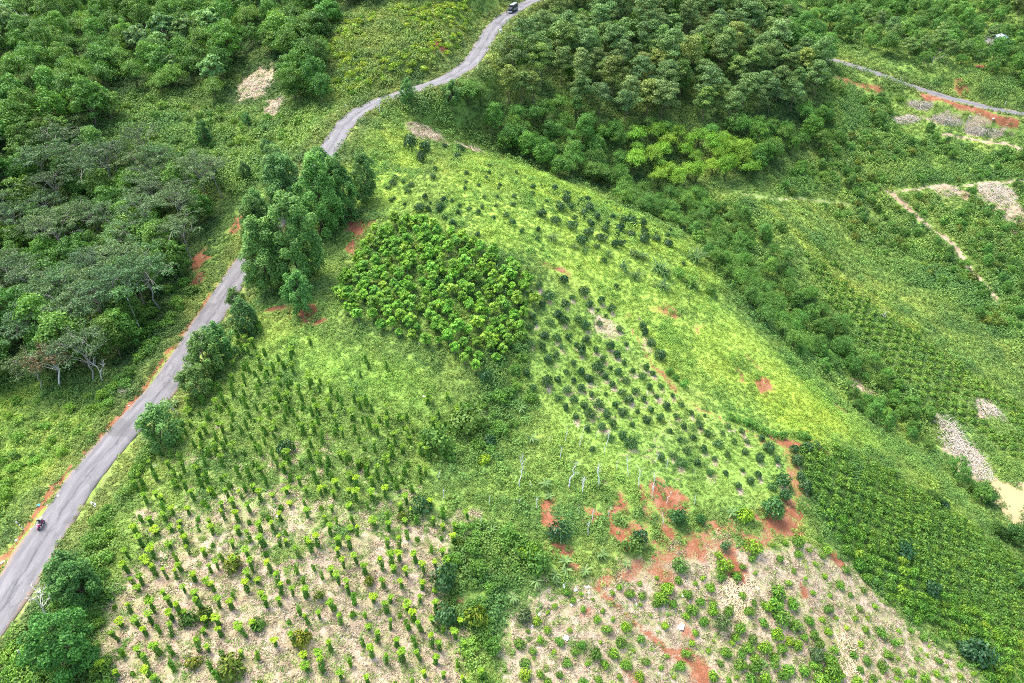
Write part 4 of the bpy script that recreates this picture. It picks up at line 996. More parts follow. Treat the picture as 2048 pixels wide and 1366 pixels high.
TB = (1040, 740, '305,120,120 430,110,80 610,100,80 790,95,90 1050,150,75 1205,120,65 1390,75,70 1510,35,50 150,200,80 525,210,80 690,195,90 810,265,60 1150,245,70 1310,225,75 975,270,40 435,320,75 610,315,75 890,380,100 725,395,80 520,420,80 1080,380,70 1240,330,100 1405,330,70 1470,185,65 1600,180,50 1555,290,55 1735,280,50 1670,395,90 1830,395,55 1335,455,60 1490,440,80 795,490,100 980,500,80 1165,475,95 625,530,65 925,630,90 1055,605,75 760,650,80 1280,610,50 1440,565,90 1590,555,80 1770,525,50 1945,490,50 1860,640,60 1705,685,65 2025,605,60 1020,760,70 1165,730,90 1260,835,105 1965,760,75 1815,800,45 1895,920,70 1740,960,70 1600,975,80 1825,1040,90 2010,1030,80 820,900,60')
TC = (1300, 740, '565,610,80 645,730,65 620,505,35 885,625,60 825,705,50 1040,690,55 1100,800,50 770,840,80 605,885,85 955,810,60 1265,765,80 1340,880,110 1635,885,110 1765,870,130 1885,860,80 1070,930,75 1235,1000,90 725,995,50 875,970,55 1440,1025,60 1665,1040,110 675,1165,70 860,1160,70 1050,1130,45 1230,1175,80 1135,1255,90 1000,1305,90 1500,1240,150 1705,1195,95 1760,1310,160 1380,1325,85 535,1040,80')
TD = (1300, 960, '1520,155,135 1375,290,200 1480,270,80 305,440,180 570,450,90')
TH = (720, 260, '580,165,130 740,205,115 705,320,110 960,190,60 1140,210,90 1110,300,75 400,530,50 380,600,60 495,585,40 580,620,60 325,650,50 545,685,60 835,535,55 860,445,45 1215,490,45 1470,480,40 1440,540,50 1610,515,40 1780,490,35 1485,410,35 1200,590,45 1195,670,50 1580,670,40 1590,615,45 1775,595,45 1970,650,60 1955,720,45 1935,805,50 1750,740,60 1410,755,45 1350,620,35 740,755,75 950,780,75 1040,800,45 685,885,100 780,900,70 915,860,70 910,900,75 1245,890,55 1390,880,40 1345,930,65 1135,860,45 1115,930,50 1520,980,55 1670,965,60 1745,850,45 1740,1050,70 1060,1050,90 965,1000,45 1560,760,40 1550,860,40 2035,950,50 800,835,40 360,800,45 390,770,40 510,850,40 1840,1150,60 1340,1180,50')
TI = (1060, 340, '130,165,30 280,215,70 415,265,70 415,340,75 345,420,115 460,420,80 545,390,35 670,420,80 580,330,60 650,330,70 860,370,60 140,490,100 295,565,95 480,635,95 620,495,70 765,535,80 940,520,70 700,620,75 670,710,85 850,670,85 880,600,60 815,775,90 1020,650,110 1065,570,80 1140,560,100 1175,620,65 1150,710,85 1285,625,70 1280,570,50 1300,790,100 1300,700,70 1415,690,50 1440,780,85 1590,680,50 1570,620,50 1560,740,60 1575,830,100 1745,660,60 990,740,45 965,840,90 1040,830,80 600,805,100 760,860,60 510,540,50 190,350,40 1740,1060,50 90,680,60 840,1030,60 80,770,50 980,1320,50')
C1 = (1300, 960, '340,930,200 840,740,140 775,840,100 845,960,170 800,1090,120 985,1065,120 1155,860,90 1055,965,80 1165,720,190 1395,725,60 1530,705,70 1680,660,150 1675,825,95 1475,880,100 1805,775,75 1930,665,80 1945,845,80 2000,760,130 1880,935,60 1635,1010,65 1575,1145,90 1770,1095,50 1985,1070,60 1190,1045,50 325,1115,90 515,1170,70 595,1090,65 75,1095,50 190,1200,140 115,1300,140 430,1265,105 685,1210,110')
C2 = (980, 1126, '875,320,100 1035,320,60 945,410,85 735,460,70 1060,500,85 655,560,50 1280,545,60 1215,610,85 390,570,200 535,635,120 1330,715,120 1395,630,50 1540,705,120 650,745,90 905,745,65 340,870,130 570,850,85 790,875,110 1040,890,110 965,980,110 490,990,90 720,995,60 1200,1010,150 1305,1135,110 1395,1005,130 1485,860,125 1540,1125,130 1710,850,95 1770,1110,90 870,1110,115 1105,1145,55 400,1100,110 405,1235,150 570,1225,95 790,1240,95 970,1080,35 500,1080,40 645,1160,40 1060,1325,140 1235,1295,100 1465,1285,75 1710,1250,115 1945,1190,60 655,1345,110 1390,340,60 1590,340,110 1730,350,90 1475,255,70 1700,220,60 2000,240,110 1935,370,130 1890,460,110 1900,155,50 1710,470,50 1645,590,40 1820,580,50 1990,690,80 1630,995,45 1850,975,35 1170,405,40 1255,890,50 770,670,35 435,770,55')
C3 = (1320, 1126, '145,450,100 370,500,140 460,415,110 20,370,130 290,585,95 100,560,45 605,440,100 600,530,120 495,640,120 690,670,180 775,530,110 940,340,90 1010,520,130 1060,440,80 1340,300,160 1210,480,130 1300,420,160 1370,560,200 1500,430,145 1175,640,110 1530,690,140 1335,770,150 1700,630,115 1840,625,70 1900,505,115 1750,775,130 2005,605,60 1925,355,50 1740,320,70 1915,750,85 1465,865,110 1630,820,90 1560,920,110 1380,940,130 1185,930,140 1040,850,120 1000,930,130 910,720,140 850,820,110 745,1000,130 920,1020,115 820,890,70 605,885,45 545,990,65 400,785,80 355,890,80 300,1010,110 220,1140,130 60,690,80 75,1050,60 690,1110,85 910,1140,130 1080,1080,120 1295,1040,120 1290,1130,100 1470,1175,130 1640,1190,150 1750,1130,140 1760,1010,170 1810,890,120 1920,1050,140 1990,960,100 1080,1150,130 1040,1280,150 1200,1270,140 1400,1260,140 600,1270,120 775,1320,80 865,1290,60 160,1285,55 15,1180,50 1830,1290,200 1950,1180,150 2010,1250,150 1180,1340,100')
C4 = (1640, 1126, '290,60,100 475,60,100 225,225,105 490,295,80 595,170,80 340,355,80 110,355,55 55,130,60 445,490,80 620,470,80 395,615,65 540,605,50 835,455,50 875,555,30 965,545,70 1080,635,110 1030,740,85 890,760,70 685,755,125 515,740,85 305,715,60 95,755,85 830,885,105 775,1010,110 1165,820,90 1290,830,90 1010,860,30 455,905,70 590,970,40 1235,930,45 1135,970,45 370,1020,100 530,1075,100 885,1075,55 1100,1070,55 1345,1090,85 1215,1030,50 1435,1045,70 690,1150,125 700,1230,60 455,1190,80 865,1210,100 1055,1215,100 1325,1240,95 1440,1160,45 1585,1140,80 1590,1270,75 1735,1255,70 1730,1150,40 1875,1240,110 600,1280,90 420,1310,160 870,1290,60 1190,1290,120 1430,1300,70 1020,1335,120 790,1350,60 580,1350,60 130,1180,180 220,1220,120 80,1050,130 60,1300,140')
def tile(T):
    ox, oy, s = T
    A = np.array([[float(v) for v in q.split(',')] for q in s.split()])
    return ox + A[:, 0] / 5.69, oy + A[:, 1] / 5.69, A[:, 2] / 5.69
CLEARED = []
def rows(T, protos, name, label, cat, group, rng, tall, colf, special={}):
    px, py, w = tile(T)
    base = ground(np.c_[px, py + w * .42])
    d = project(base[:, 0], base[:, 1], base[:, 2])[2]
    for k in range(len(px)):
        p = base[k]; r = w[k] * d[k] / FPX / 2 * (1.25 if protos is P_CITRUS else 1.02)
        if T in (TA, TB, TC) and rng.random() < .42: CLEARED.append(p)
        if k in special:
            pr, lb, ct, cl, zs = special[k]
            put_bush(name if pr is protos else 'round_bush', pr, p, r, lb, ct, None, rng, cl, zs)
        else:
            put_bush(name, protos, p, r, label, cat, group, rng, colf(r), tall)
def ccit(r): return (1.05, 1.0, .95) if r > .9 else (1.35, 1.2, 1.0)
def ccof(r):
    q = rng.random()
    if r < .55: return (1.5, 1.35, .9)
    return (1.4, 1.22, .85) if q < .35 else (.95, 1.0, .95) if q < .8 else (.75, .8, .95)
for T in (TA, TB, TC): rows(T, P_CITRUS, 'citrus_bush', 'round dark citrus bush in rows on the grassy middle slope', 'citrus bush', 'citrus bushes in rows on the middle slope', rng, 1.0, ccit)
rows(TD, P_CITRUS, 'citrus_bush', 'x', 'bush', None, rng, 1.0, ccit, {
    0: (P_CITRUS, 'large round dark bush where the earth path meets the coffee', 'bush', (1, 1, 1), .95), 1: (P_CITRUS, 'widest dark bush above the pink earth bank', 'bush', (1.3, 1.3, 1), .8),
    2: (P_CITRUS, 'dark bush touching the widest bush above the earth bank', 'bush', (1.2, 1.2, 1), .9), 3: (P_CITRUS, 'tall very dark oval bush on the red earth bank', 'bush', (.85, 1, .9), 1.35), 4: (P_CITRUS, 'small upright dark bush right of the tall oval bush', 'bush', (1.3, 1.5, 1.2), 1.4)})
for T in (TH, TI): rows(T, P_CITRUS, 'citrus_bush', 'small dark citrus bush on the lime green upper ridge', 'citrus bush', 'citrus bushes on the upper ridge', rng, 1.0, ccit)
rows(C1, P_COFFEE, 'coffee_bush', 'coffee bush in the straw field at the bottom right', 'coffee bush', 'coffee bushes in the straw field', rng, .85, ccof, {0: (P_CITRUS, 'large bush with yellow tips beside the red earth path', 'bush', (2.2, 1.9, 1.2), .8), 1: (P_CITRUS, 'grey-green bush at the top edge of the straw field', 'bush', (2.0, 1.4, 1.6), 1.1)})
rows(C2, P_COFFEE, 'coffee_bush', 'coffee bush in the straw field at the bottom right', 'coffee bush', 'coffee bushes in the straw field', rng, .85, ccof, {8: (P_CITRUS, 'big dark bush with rusty top at the left of the straw field', 'bush', (2.2, 1.1, 1.1), .95)})
rows(C3, P_COFFEE, 'coffee_bush', 'coffee bush in the straw field at the bottom right', 'coffee bush', 'coffee bushes in the straw field', rng, .85, ccof, {9: (P_CITRUS, 'tall grey-green oval bush beside the cut branches', 'bush', (2.0, 1.4, 1.4), 1.25), 58: (P_CITRUS, 'dark dull bush near the second heap of cut branches', 'bush', (1.8, 1.2, 1.3), .95)})
rows(C4, P_COFFEE, 'coffee_bush', 'coffee bush in the straw field at the bottom right', 'coffee bush', 'coffee bushes in the straw field', rng, .85, ccof)

# --- dense coffee slope right of the straw field
Z_COF = [(1600, 905), (1640, 890), (1700, 905), (1800, 960), (1900, 1020), (1990, 1085), (2062, 1150), (2062, 1384), (2002, 1384), (1985, 1366), (1900, 1290), (1800, 1225), (1720, 1160), (1660, 1080), (1625, 1010), (1605, 960)]
pts = scatter(Z_COF, 2.3, 30, 1.5, .12)
dd = project(pts[:, 0], pts[:, 1], pts[:, 2])[2]; order = np.argsort(dd)
print('coffee', len(pts))
for p in pts[order[:95]]: put_bush('coffee_bush', P_COFFEE, p, rng.uniform(.8, 1.15), 'dense coffee bush on the slope right of the straw field', 'coffee bush', 'dense coffee on the right-hand slope', rng, (.85, .92, 1) if rng.random() < .8 else (1.2, 1.05, .9), .95)
far = pts[order[95:]]
leaf_mat('leaf_coffee_deep', (.032, .105, .014), (.080, .190, .024), (.205, .315, .036))
LOWC = [bush('coffee_low', rg(700 + i), 1.0, 1.5, 200, .42, .2, 'leaf_coffee_deep', 8, .3) for i in range(4)]
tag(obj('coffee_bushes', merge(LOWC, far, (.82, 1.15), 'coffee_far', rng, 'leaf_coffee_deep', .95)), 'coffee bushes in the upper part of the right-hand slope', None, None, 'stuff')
for px, py, s in [(1805, 1100, 1.7), (1860, 1180, 1.5), (1955, 1310, 2.6), (1935, 1300, 2.0), (1880, 1000, 1.0), (1890, 1010, 1.0)]:
    put_bush('dark_bush', P_CITRUS, pix([(px, py + 10)])[0], s, 'darker bush standing out of the dense coffee slope', 'bush', 'dark bushes in the coffee slope', rng, (.8, .9, 1.1), 1.0)
# --- far coffee spur beyond the gully
Z_SPUR = [(1600, 500), (1640, 490), (1700, 560), (1780, 640), (1860, 690), (1960, 760), (2100, 860), (2100, 960), (2000, 900), (1950, 860), (1880, 840), (1800, 770), (1720, 700), (1660, 610)]
pts = scatter(Z_SPUR, 2.8, 31, 1.5, .08)
P_LOW2 = [bush('spur_bush', rg(710 + i), 1.0, 1.4, 90, .62, .32, 'leaf_coffee_deep', 7, .1) for i in range(3)]
tag(obj('coffee_bushes', merge(P_LOW2, pts, (.9, 1.2), 'spur_coffee', rng, 'leaf_coffee_deep', .95)), 'coffee rows on the spur beyond the gully', None, None, 'stuff')
# --- row of low hedge plants along the earth step
for px, py in [(1462, 838), (1475, 845), (1490, 850), (1505, 856), (1518, 862), (1532, 868), (1548, 872), (1565, 874), (1600, 878), (1612, 880), (1340, 748), (1352, 760), (1366, 775)]:
    put_bush('low_shrub', P_SHRUB, pix([(px, py)])[0], rng.uniform(.5, .7), 'low green shrub in the hedge line above the red earth step', 'shrub', 'shrubs in the hedge line above the earth step', rng, (.75, .95, 1))

# ------------------------------------------------------------------ banana plants, each leaf a part
LEAF = []
for i in range(6):
    V, F = blade_leaf(2.2 + .15 * i, .50, .9 + .12 * i, rg(800 + i), 8, .18)
    LEAF.append(mesh('banana_leaf', V, F, 'leaf_banana', np.full(len(F), .35 + .1 * i)))
g_ = Geo(); g_.tube([(0, 0, -.2), (.05, 0, .8), (.02, 0, 1.7)], [.15, .12, .07], 7, .2); STEM = g_.mesh('banana_stem', 'leaf_banana')
def banana(px, py, s, label, n=9):
    p = pix([(px, py)])[0]
    e = bpy.data.objects.new('banana_plant', None); COL.objects.link(e); e.location = tuple(p); e.scale = (s, s, s); tag(e, label, 'banana plant', None)
    obj('stem', STEM, e)
    a0 = rng.uniform(0, 6)
    for k in range(n):
        o = obj('leaf', LEAF[rng.integers(6)], e, (0, 0, 1.55 + rng.uniform(-.2, .15)), a0 + k * 2.4, rng.uniform(.8, 1.1), (0, -rng.uniform(.15, 1.05)))
        v = rng.uniform(.8, 1.2); o.color = (v, v, v * 1.1, 1)
    return e
BAN = [(1072, 1172, 'banana plant left of the trio above the straw field'), (1026, 1200, 'banana plant standing alone at the edge of the weedy strip'), (1110, 1158, 'left banana plant of the dense trio above the straw field'), (1132, 1148, 'middle banana plant of the dense trio'), (1170, 1150, 'banana plant with broad leaves right of the trio'), (1110, 1170, 'small banana plant in front of the trio'),
       (1090, 975, 'large banana plant among the bare saplings'), (1098, 1000, 'smaller banana plant below the large one among the saplings'), (985, 1065, 'pale banana plant at the top of the weedy strip'), (1130, 1128, 'banana plant just above the trio'), (1205, 1115, 'banana plant right of the red earth track'), (1062, 885, 'banana plant uphill of the bare saplings'), (1042, 822, 'banana plant near the grey dead bush'), (1252, 1132, 'small banana plant at the top of the straw field'), (1462, 1032, 'palm-like banana plant above the earth bank'), (352, 815, 'small pale banana plant by the leaning roadside post')]
for i, (x, y, lb) in enumerate(BAN): banana(x, y, rng.uniform(.85, 1.1) * (.45 if 'small' in lb else .75 if 'large' in lb else .58), lb)
# --- strap-leaved clumps on the ridge
for k, (zx, zy, w) in enumerate([(265, 745, 150), (505, 860, 100), (615, 890, 100), (885, 940, 120), (1180, 930, 160), (1280, 945, 150), (1450, 1060, 190), (1530, 1140, 170), (1070, 1060, 160), (1200, 1170, 160), (1500, 1290, 180), (1870, 950, 230), (1830, 1270, 200)]):
    px, py = 1060 + zx / 5.69, 340 + (zy + w * .35) / 5.69; p = pix([(px, py)])[0]; d = project(*p)[2]
    put_bush('strap_leaved_plant', P_SPIKY, p, w / 5.69 * d / FPX / 2 / 2.2 * 1.15, 'clump of long strap leaves on the ridge behind the upper citrus', 'plant', 'strap-leaved clumps along the ridge', rng, (.7, .8, .7))
for px, py, w in [(1357, 552, 30), (1395, 485, 36), (1380, 570, 30), (1420, 590, 28), (1560, 460, 30)]:
    p = pix([(px, py)])[0]; put_bush('shrub', P_SHRUB, p, w * project(*p)[2] / FPX / 3.4, 'leafy shrub among the strap-leaved clumps on the ridge', 'shrub', 'shrubs among the strap-leaved clumps', rng, (.9, 1, 1))
# --- bare white saplings
SP = [(1040, 740, '520,820,120 540,720,100 680,870,180 865,770,90 990,850,190 720,700,90 465,1010,180 955,960,90 555,1330,340 885,1350,330 1095,1130,130 1225,1200,230 1540,1060,150 1670,1120,150 1355,1340,260 1510,1350,250 1970,1230,70 725,1340,160 30,1150,200 340,830,90'),
      (860, 900, '1015,440,260 1050,240,180 1155,460,120 1215,660,180 1730,510,260 1690,730,110 1840,820,180 1795,980,190 575,870,130 1020,630,100 680,630,130 2030,750,150 95,340,110 155,560,150'), (1300, 960, '190,250,180 30,200,200 500,290,140 150,510,160')]
for T in SP:
    px, py, h = tile(T)
    for a_, b_, c_ in zip(px, py, h):
        p = pix([(a_, b_)])[0]; d = project(*p)[2]
        o = obj('bare_sapling', P_SAPLING[rng.integers(5)], None, tuple(p), rng.uniform(0, 6), max(.35, min(1.15, c_ * d / FPX / .80 / 5.4)), (rng.normal(0, .05), rng.normal(.05, .05)))
        tag(o, 'thin leafless white sapling in the weedy plot between the pepper and citrus', 'sapling', 'leafless white saplings in the weedy plot')
# --- bushes along the border strip between the plots
for px, py, s, kind, lab in [(925, 860, 1.9, 'shrub', 'large olive bush at the foot of the field border'), (875, 900, 1.9, 'shrub', 'tall blue-green bush at the corner of the pepper field'), (980, 890, 1.5, 'citrus', 'round dark bush below the olive bush on the border'), (970, 925, 1.2, 'yellow', 'bright yellow-green bush alone in the weedy plot'),
                              (970, 760, 1.3, 'citrus', 'dark bush at the lower corner of the young tree plot'), (890, 1178, 1.9, 'citrus', 'dark round tree-like bush at the right edge of the pepper field'), (950, 1245, 2.0, 'rust', 'rusty bush in the border strip at the bottom'), (895, 1245, 1.9, 'citrus', 'dark bush left of the rusty bush in the border strip'),
                              (1118, 1075, 1.8, 'citrus', 'dark round bush above the banana trio on red earth'), (1055, 1115, 1.7, 'yellow', 'yellow-topped bush in the weedy strip above the bananas'), (1075, 1140, 1.4, 'shrub', 'dark green bush left of the banana trio'), (1278, 1085, 1.5, 'citrus', 'dark bush right of the red earth track'), (1265, 1100, 1.2, 'shrub', 'green bush below the dark bush by the track'), (1490, 1040, 1.7, 'yellow', 'yellow-green bush beside the palm-like banana')]:
    p = pix([(px, py)])[0]
    if kind == 'shrub': put_bush('bush', P_SHRUB, p, s, lab, 'bush', None, rng, (.85, .85, 1))
    elif kind == 'citrus': put_bush('bush', P_CITRUS, p, s * .95, lab, 'bush', None, rng, (1, 1, 1.1), 1.1)
    elif kind == 'yellow': put_bush('bush', P_COFFEE, p, s * .9, lab, 'bush', None, rng, (2.0, 1.55, .9), .9)
    else: put_bush('bush', P_COFFEE, p, s * .85, lab, 'bush', None, rng, (1.35, .85, .7), 1.0)

# ------------------------------------------------------------------ undergrowth and grass (nobody could count it): instances on points
def tuft_mat(name, trans=.2):
    m, nt, b = node_mat(name)
    t_ = N(nt, 'ShaderNodeAttribute', attribute_name='tint', attribute_type='INSTANCER')
    v = N(nt, 'ShaderNodeAttribute', attribute_name='var')
    c = mixc(nt, 1.0, t_.outputs['Color'], ramp(nt, v.outputs['Fac'], [(0, (.75, .78, .75)), (.5, (1, 1, 1)), (1, (1.28, 1.22, 1.1))]), 'MULTIPLY')
    nt.links.new(c, b.inputs['Base Color']); b.inputs['Roughness'].default_value = .7; b.inputs['Specular IOR Level'].default_value = .2
    tr = N(nt, 'ShaderNodeBsdfTranslucent'); nt.links.new(c, tr.inputs['Color'])
    mx = N(nt, 'ShaderNodeMixShader'); mx.inputs[0].default_value = trans
    nt.links.new(b.outputs[0], mx.inputs[1]); nt.links.new(tr.outputs[0], mx.inputs[2]); nt.links.new(mx.outputs[0], nt.nodes['Material Output'].inputs['Surface'])
    MATS[name] = m
tuft_mat('grass_blades'); tuft_mat('weed_leaves')
def grass_tuft(seed, n, R, H, flat):
    r_ = rg(seed); g = Geo(); th = r_.random(n) * 2 * pi; rr = R * np.sqrt(r_.random(n))
    P = np.c_[rr * np.cos(th), rr * np.sin(th), H * r_.uniform(.15, .55, n)]
    tg_ = np.c_[np.cos(th) * flat, np.sin(th) * flat, np.ones(n)]
    cards(g, P, np.c_[np.cos(th + 1.2), np.sin(th + 1.2), np.full(n, .9 * flat)], H, .09, r_, np.clip(r_.normal(.5, .22, n), 0, 1), .3, tg_, .35)
    return g.mesh('grass_tuft', 'grass_blades')
def weed_tuft(seed, n, R, H, Ln):
    r_ = rg(seed); g = Geo(); d = sph(r_, n); d[:, 2] = np.abs(d[:, 2])
    P = d * [R, R, H] * (r_.random(n) ** .4)[:, None]
    cards(g, P, d + [0, 0, .5], Ln, Ln * .55, r_, np.clip(r_.normal(.5, .22, n), 0, 1), .5)
    return g.mesh('weed_tuft', 'weed_leaves')
protos = bpy.data.collections.new('ground_cover_prototypes')
kinds = [grass_tuft(1, 20, .36, .55, .7), grass_tuft(2, 20, .45, .40, 1.4), weed_tuft(3, 24, .42, .36, .26), weed_tuft(4, 85, .95, .85, .25), grass_tuft(5, 22, .5, .22, 3.5)]
for i, me in enumerate(kinds):
    o = bpy.data.objects.new(f'cover_{i}', me); protos.objects.link(o)

def instancer(name, label, P, kind, scl, rot, col):
    me = bpy.data.meshes.new(name); me.vertices.add(len(P)); me.vertices.foreach_set('co', np.asarray(P, np.float32).ravel())
    a1 = me.attributes.new('kind', 'INT', 'POINT'); a1.data.foreach_set('value', np.asarray(kind, np.int32))
    a2 = me.attributes.new('scl', 'FLOAT', 'POINT'); a2.data.foreach_set('value', np.asarray(scl, np.float32))
    a3 = me.attributes.new('rot', 'FLOAT_VECTOR', 'POINT'); a3.data.foreach_set('vector', np.asarray(rot, np.float32).ravel())
    a4 = me.attributes.new('tint', 'FLOAT_COLOR', 'POINT'); a4.data.foreach_set('color', np.c_[col, np.ones(len(P))].astype(np.float32).ravel())
    o = obj(name, me)
    ng = bpy.data.node_groups.new(name + '_nodes', 'GeometryNodeTree')
    ng.interface.new_socket('Geometry', in_out='INPUT', socket_type='NodeSocketGeometry'); ng.interface.new_socket('Geometry', in_out='OUTPUT', socket_type='NodeSocketGeometry')
    gi = ng.nodes.new('NodeGroupInput'); go = ng.nodes.new('NodeGroupOutput')
    iop = ng.nodes.new('GeometryNodeInstanceOnPoints'); ci = ng.nodes.new('GeometryNodeCollectionInfo')
    ci.inputs['Collection'].default_value = protos; ci.inputs['Separate Children'].default_value = True
    def na(nm, ty):
        n = ng.nodes.new('GeometryNodeInputNamedAttribute'); n.data_type = ty; n.inputs['Name'].default_value = nm
        return [s for s in n.outputs if s.enabled and s.name == 'Attribute'][0]
    ng.links.new(gi.outputs[0], iop.inputs['Points']); ng.links.new(ci.outputs[0], iop.inputs['Instance'])
    iop.inputs['Pick Instance'].default_value = True
    ng.links.new(na('kind', 'INT'), iop.inputs['Instance Index']); ng.links.new(na('rot', 'FLOAT_VECTOR'), iop.inputs['Rotation']); ng.links.new(na('scl', 'FLOAT'), iop.inputs['Scale'])
    ng.links.new(iop.outputs[0], go.inputs[0])
    md = o.modifiers.new('scatter', 'NODES'); md.node_group = ng
    return tag(o, label, None, None, 'stuff')

def gsample(M, x, y):
    i, fx = lut(GX, x); j, fy = lut(GY, y)
    return M[i + (fx > .5), j + (fy > .5)]
# cleared straw-coloured soil round the planted citrus
for p in CLEARED:
    q_ = (np.abs(gx - p[0] - .4) < 4) & (np.abs(gy - p[1] + .8) < 4)
    dd_ = np.sqrt((gx[q_] - p[0] - .3) ** 2 + ((gy[q_] - p[1] + .7) / 1.2) ** 2)
    straw[q_] = np.maximum(straw[q_], np.clip(1.3 - dd_ * rng.uniform(.9, 1.2), 0, 1) * .8)
tm.attributes['straw'].data.foreach_set('value', straw.astype(np.float32).ravel())
r_ = rg(900)
n0 = 900000
x = r_.uniform(-190, 250, n0); y = r_.uniform(30, 390, n0); z = hz(x, y)
px, py, d = project(x, y, z)
inside = (px > -160) & (px < 2210) & (py > -60) & (py < 1500)
prob = np.clip((150 / d) ** 2 * .95, .10, 1)
k = inside & (r_.random(n0) < prob) & (gsample(ROAD_D, x, y) > 3.0)
x, y, z, d, px, py = x[k], y[k], z[k], d[k], px[k], py[k]
ok, _, _, _ = visible(x, y, z + 2.0)
x, y, z, d, px, py = x[ok], y[ok], z[ok], d[ok], px[ok], py[ok]
st, rd_, du = gsample(straw, x, y), gsample(red, x, y), gsample(dusty, x, y)
nb = fbm(x, y, 1.8, 3)
k = ~((rd_ + (nb - .5) * 1.6 > .46) & (r_.random(len(x)) < .93)) & ~((du > .4) & (r_.random(len(x)) < .9))
k &= ~((st > .5) & (r_.random(len(x)) < .45))
x, y, z, d, st, px, py = x[k], y[k], z[k], d[k], st[k], px[k], py[k]
tn = gsample(tint, x, y)
n = len(x); patch = fbm(x + 40, y, 6, 3)
isst = (st + (fbm(x, y, 2.2, 3) - .5) * 1.1 > .5)
wild = np.zeros(n) + .10
for poly, w in [([(-200, 760), (250, 740), (230, 840), (60, 1010), (-200, 1250)], .55), ([(320, 860), (290, 960), (215, 1060), (230, 1200), (220, 1400), (-100, 1400), (60, 1240), (150, 1120), (260, 960), (300, 870)], 2.2), ([(900, 1050), (990, 1040), (1090, 1100), (1010, 1180), (980, 1250), (1000, 1400), (960, 1400), (900, 1200)], .6),
                ([(980, 640), (1070, 700), (1060, 860), (990, 900), (870, 960), (850, 880), (960, 800)], .5), ([(1060, 860), (1300, 960), (1330, 1080), (1060, 1080), (940, 1000), (1000, 900)], .25), ([(240, 170), (660, 170), (640, 260), (500, 400), (380, 340), (230, 290)], .55), ([(1330, 640), (1480, 830), (1420, 820), (1300, 680)], .45), ([(1560, 370), (2060, 250), (2060, 720), (1780, 540)], .45),
                ([(1480, 400), (1640, 480), (1800, 760), (2060, 960), (1900, 1000), (1700, 880), (1500, 640), (1400, 500)], .6), ([(660, 60), (940, 0), (950, 80), (800, 170), (660, 190)], .2), ([(1620, 60), (2060, 100), (2060, 260), (1640, 200)], .5), ([(700, 200), (860, 180), (1000, 290), (850, 300), (760, 260)], .45), ([(300, 600), (480, 540), (300, 800), (220, 860)], .35)]:
    wild = np.maximum(wild, inpoly(px, py, poly) * w)
wild = np.maximum(wild, inpoly(px, py, Z_TERR) * .75)
q = r_.random(n)
lime = inpoly(px, py, Z_UPPER) | inpoly(px, py, [(500, 650), (700, 685), (960, 780), (920, 840), (700, 800), (500, 720)])
kind = np.where(q < .40, 0, np.where(q < .78, 1, 2))
kind = np.where(lime & (q > .12), 1, kind)
wild = wild * np.clip((fbm(x + 11, y + 70, 9, 3) - .36) * 6, .25, 1.5) * np.where(inpoly(px, py, Z_SPUR), .15, 1)
kind = np.where((r_.random(n) < wild * .55 * np.clip(d / 170, .5, 1)), 3, kind)
pth = np.full(n, 99.0)
for q_ in PATHS: pth = np.minimum(pth, near_line(q_, x, y, 6)[0])
for hp_, hr_ in HEAP_AT: pth = np.where((x - hp_[0]) ** 2 + ((y - hp_[1] + hr_ * .25) / 1.25) ** 2 < hr_ ** 2, 0, pth)
kind = np.where((kind == 3) & (pth < 2.5), 1, kind)
kind = np.where(isst, np.where(q < .55, 4, 1), kind)
col = tn * (.80 + .42 * r_.random((n, 1))) * (1 + (patch - .5)[:, None] * [1.1, .7, .3])
col[kind == 3] = col[kind == 3] * [.72, .86, .8]; col[kind == 2] = col[kind == 2] * [.85, .98, .9]
dry = np.array([[.40, .325, .225]]) * (.6 + .75 * r_.random((n, 1))) * np.array([[1, 1, 1]]); gw_ = r_.random(n) < .42; dry[gw_] = np.array([.15, .25, .05]) * r_.uniform(.7, 1.3, (gw_.sum(), 1))
col = np.where(isst[:, None], dry, col)
mown = inpoly(px, py, [(1040, 560), (1180, 560), (1330, 740), (1600, 890), (1600, 1000), (1400, 1020), (1250, 960), (1060, 800)])
scl = r_.uniform(.6, 1.35, n) * np.where(mown, .62, 1.0) * np.where(lime, .85, 1.0) * np.where(d > 170, 1.45, 1.0) * np.where(kind == 3, r_.uniform(.8, 1.5, n), 1)
rot = np.c_[r_.normal(0, .12, n), r_.normal(0, .12, n), r_.random(n) * 6.283]
big = kind == 3
P = np.c_[x, y, z - .02]
print('tufts', n, big.sum())
instancer('grass', 'grass and dry straw covering the fields', P[~big], kind[~big], scl[~big], rot[~big], col[~big])
instancer('undergrowth', 'low leafy undergrowth on verges, borders and wild slopes', P[big], kind[big], scl[big], rot[big], col[big])

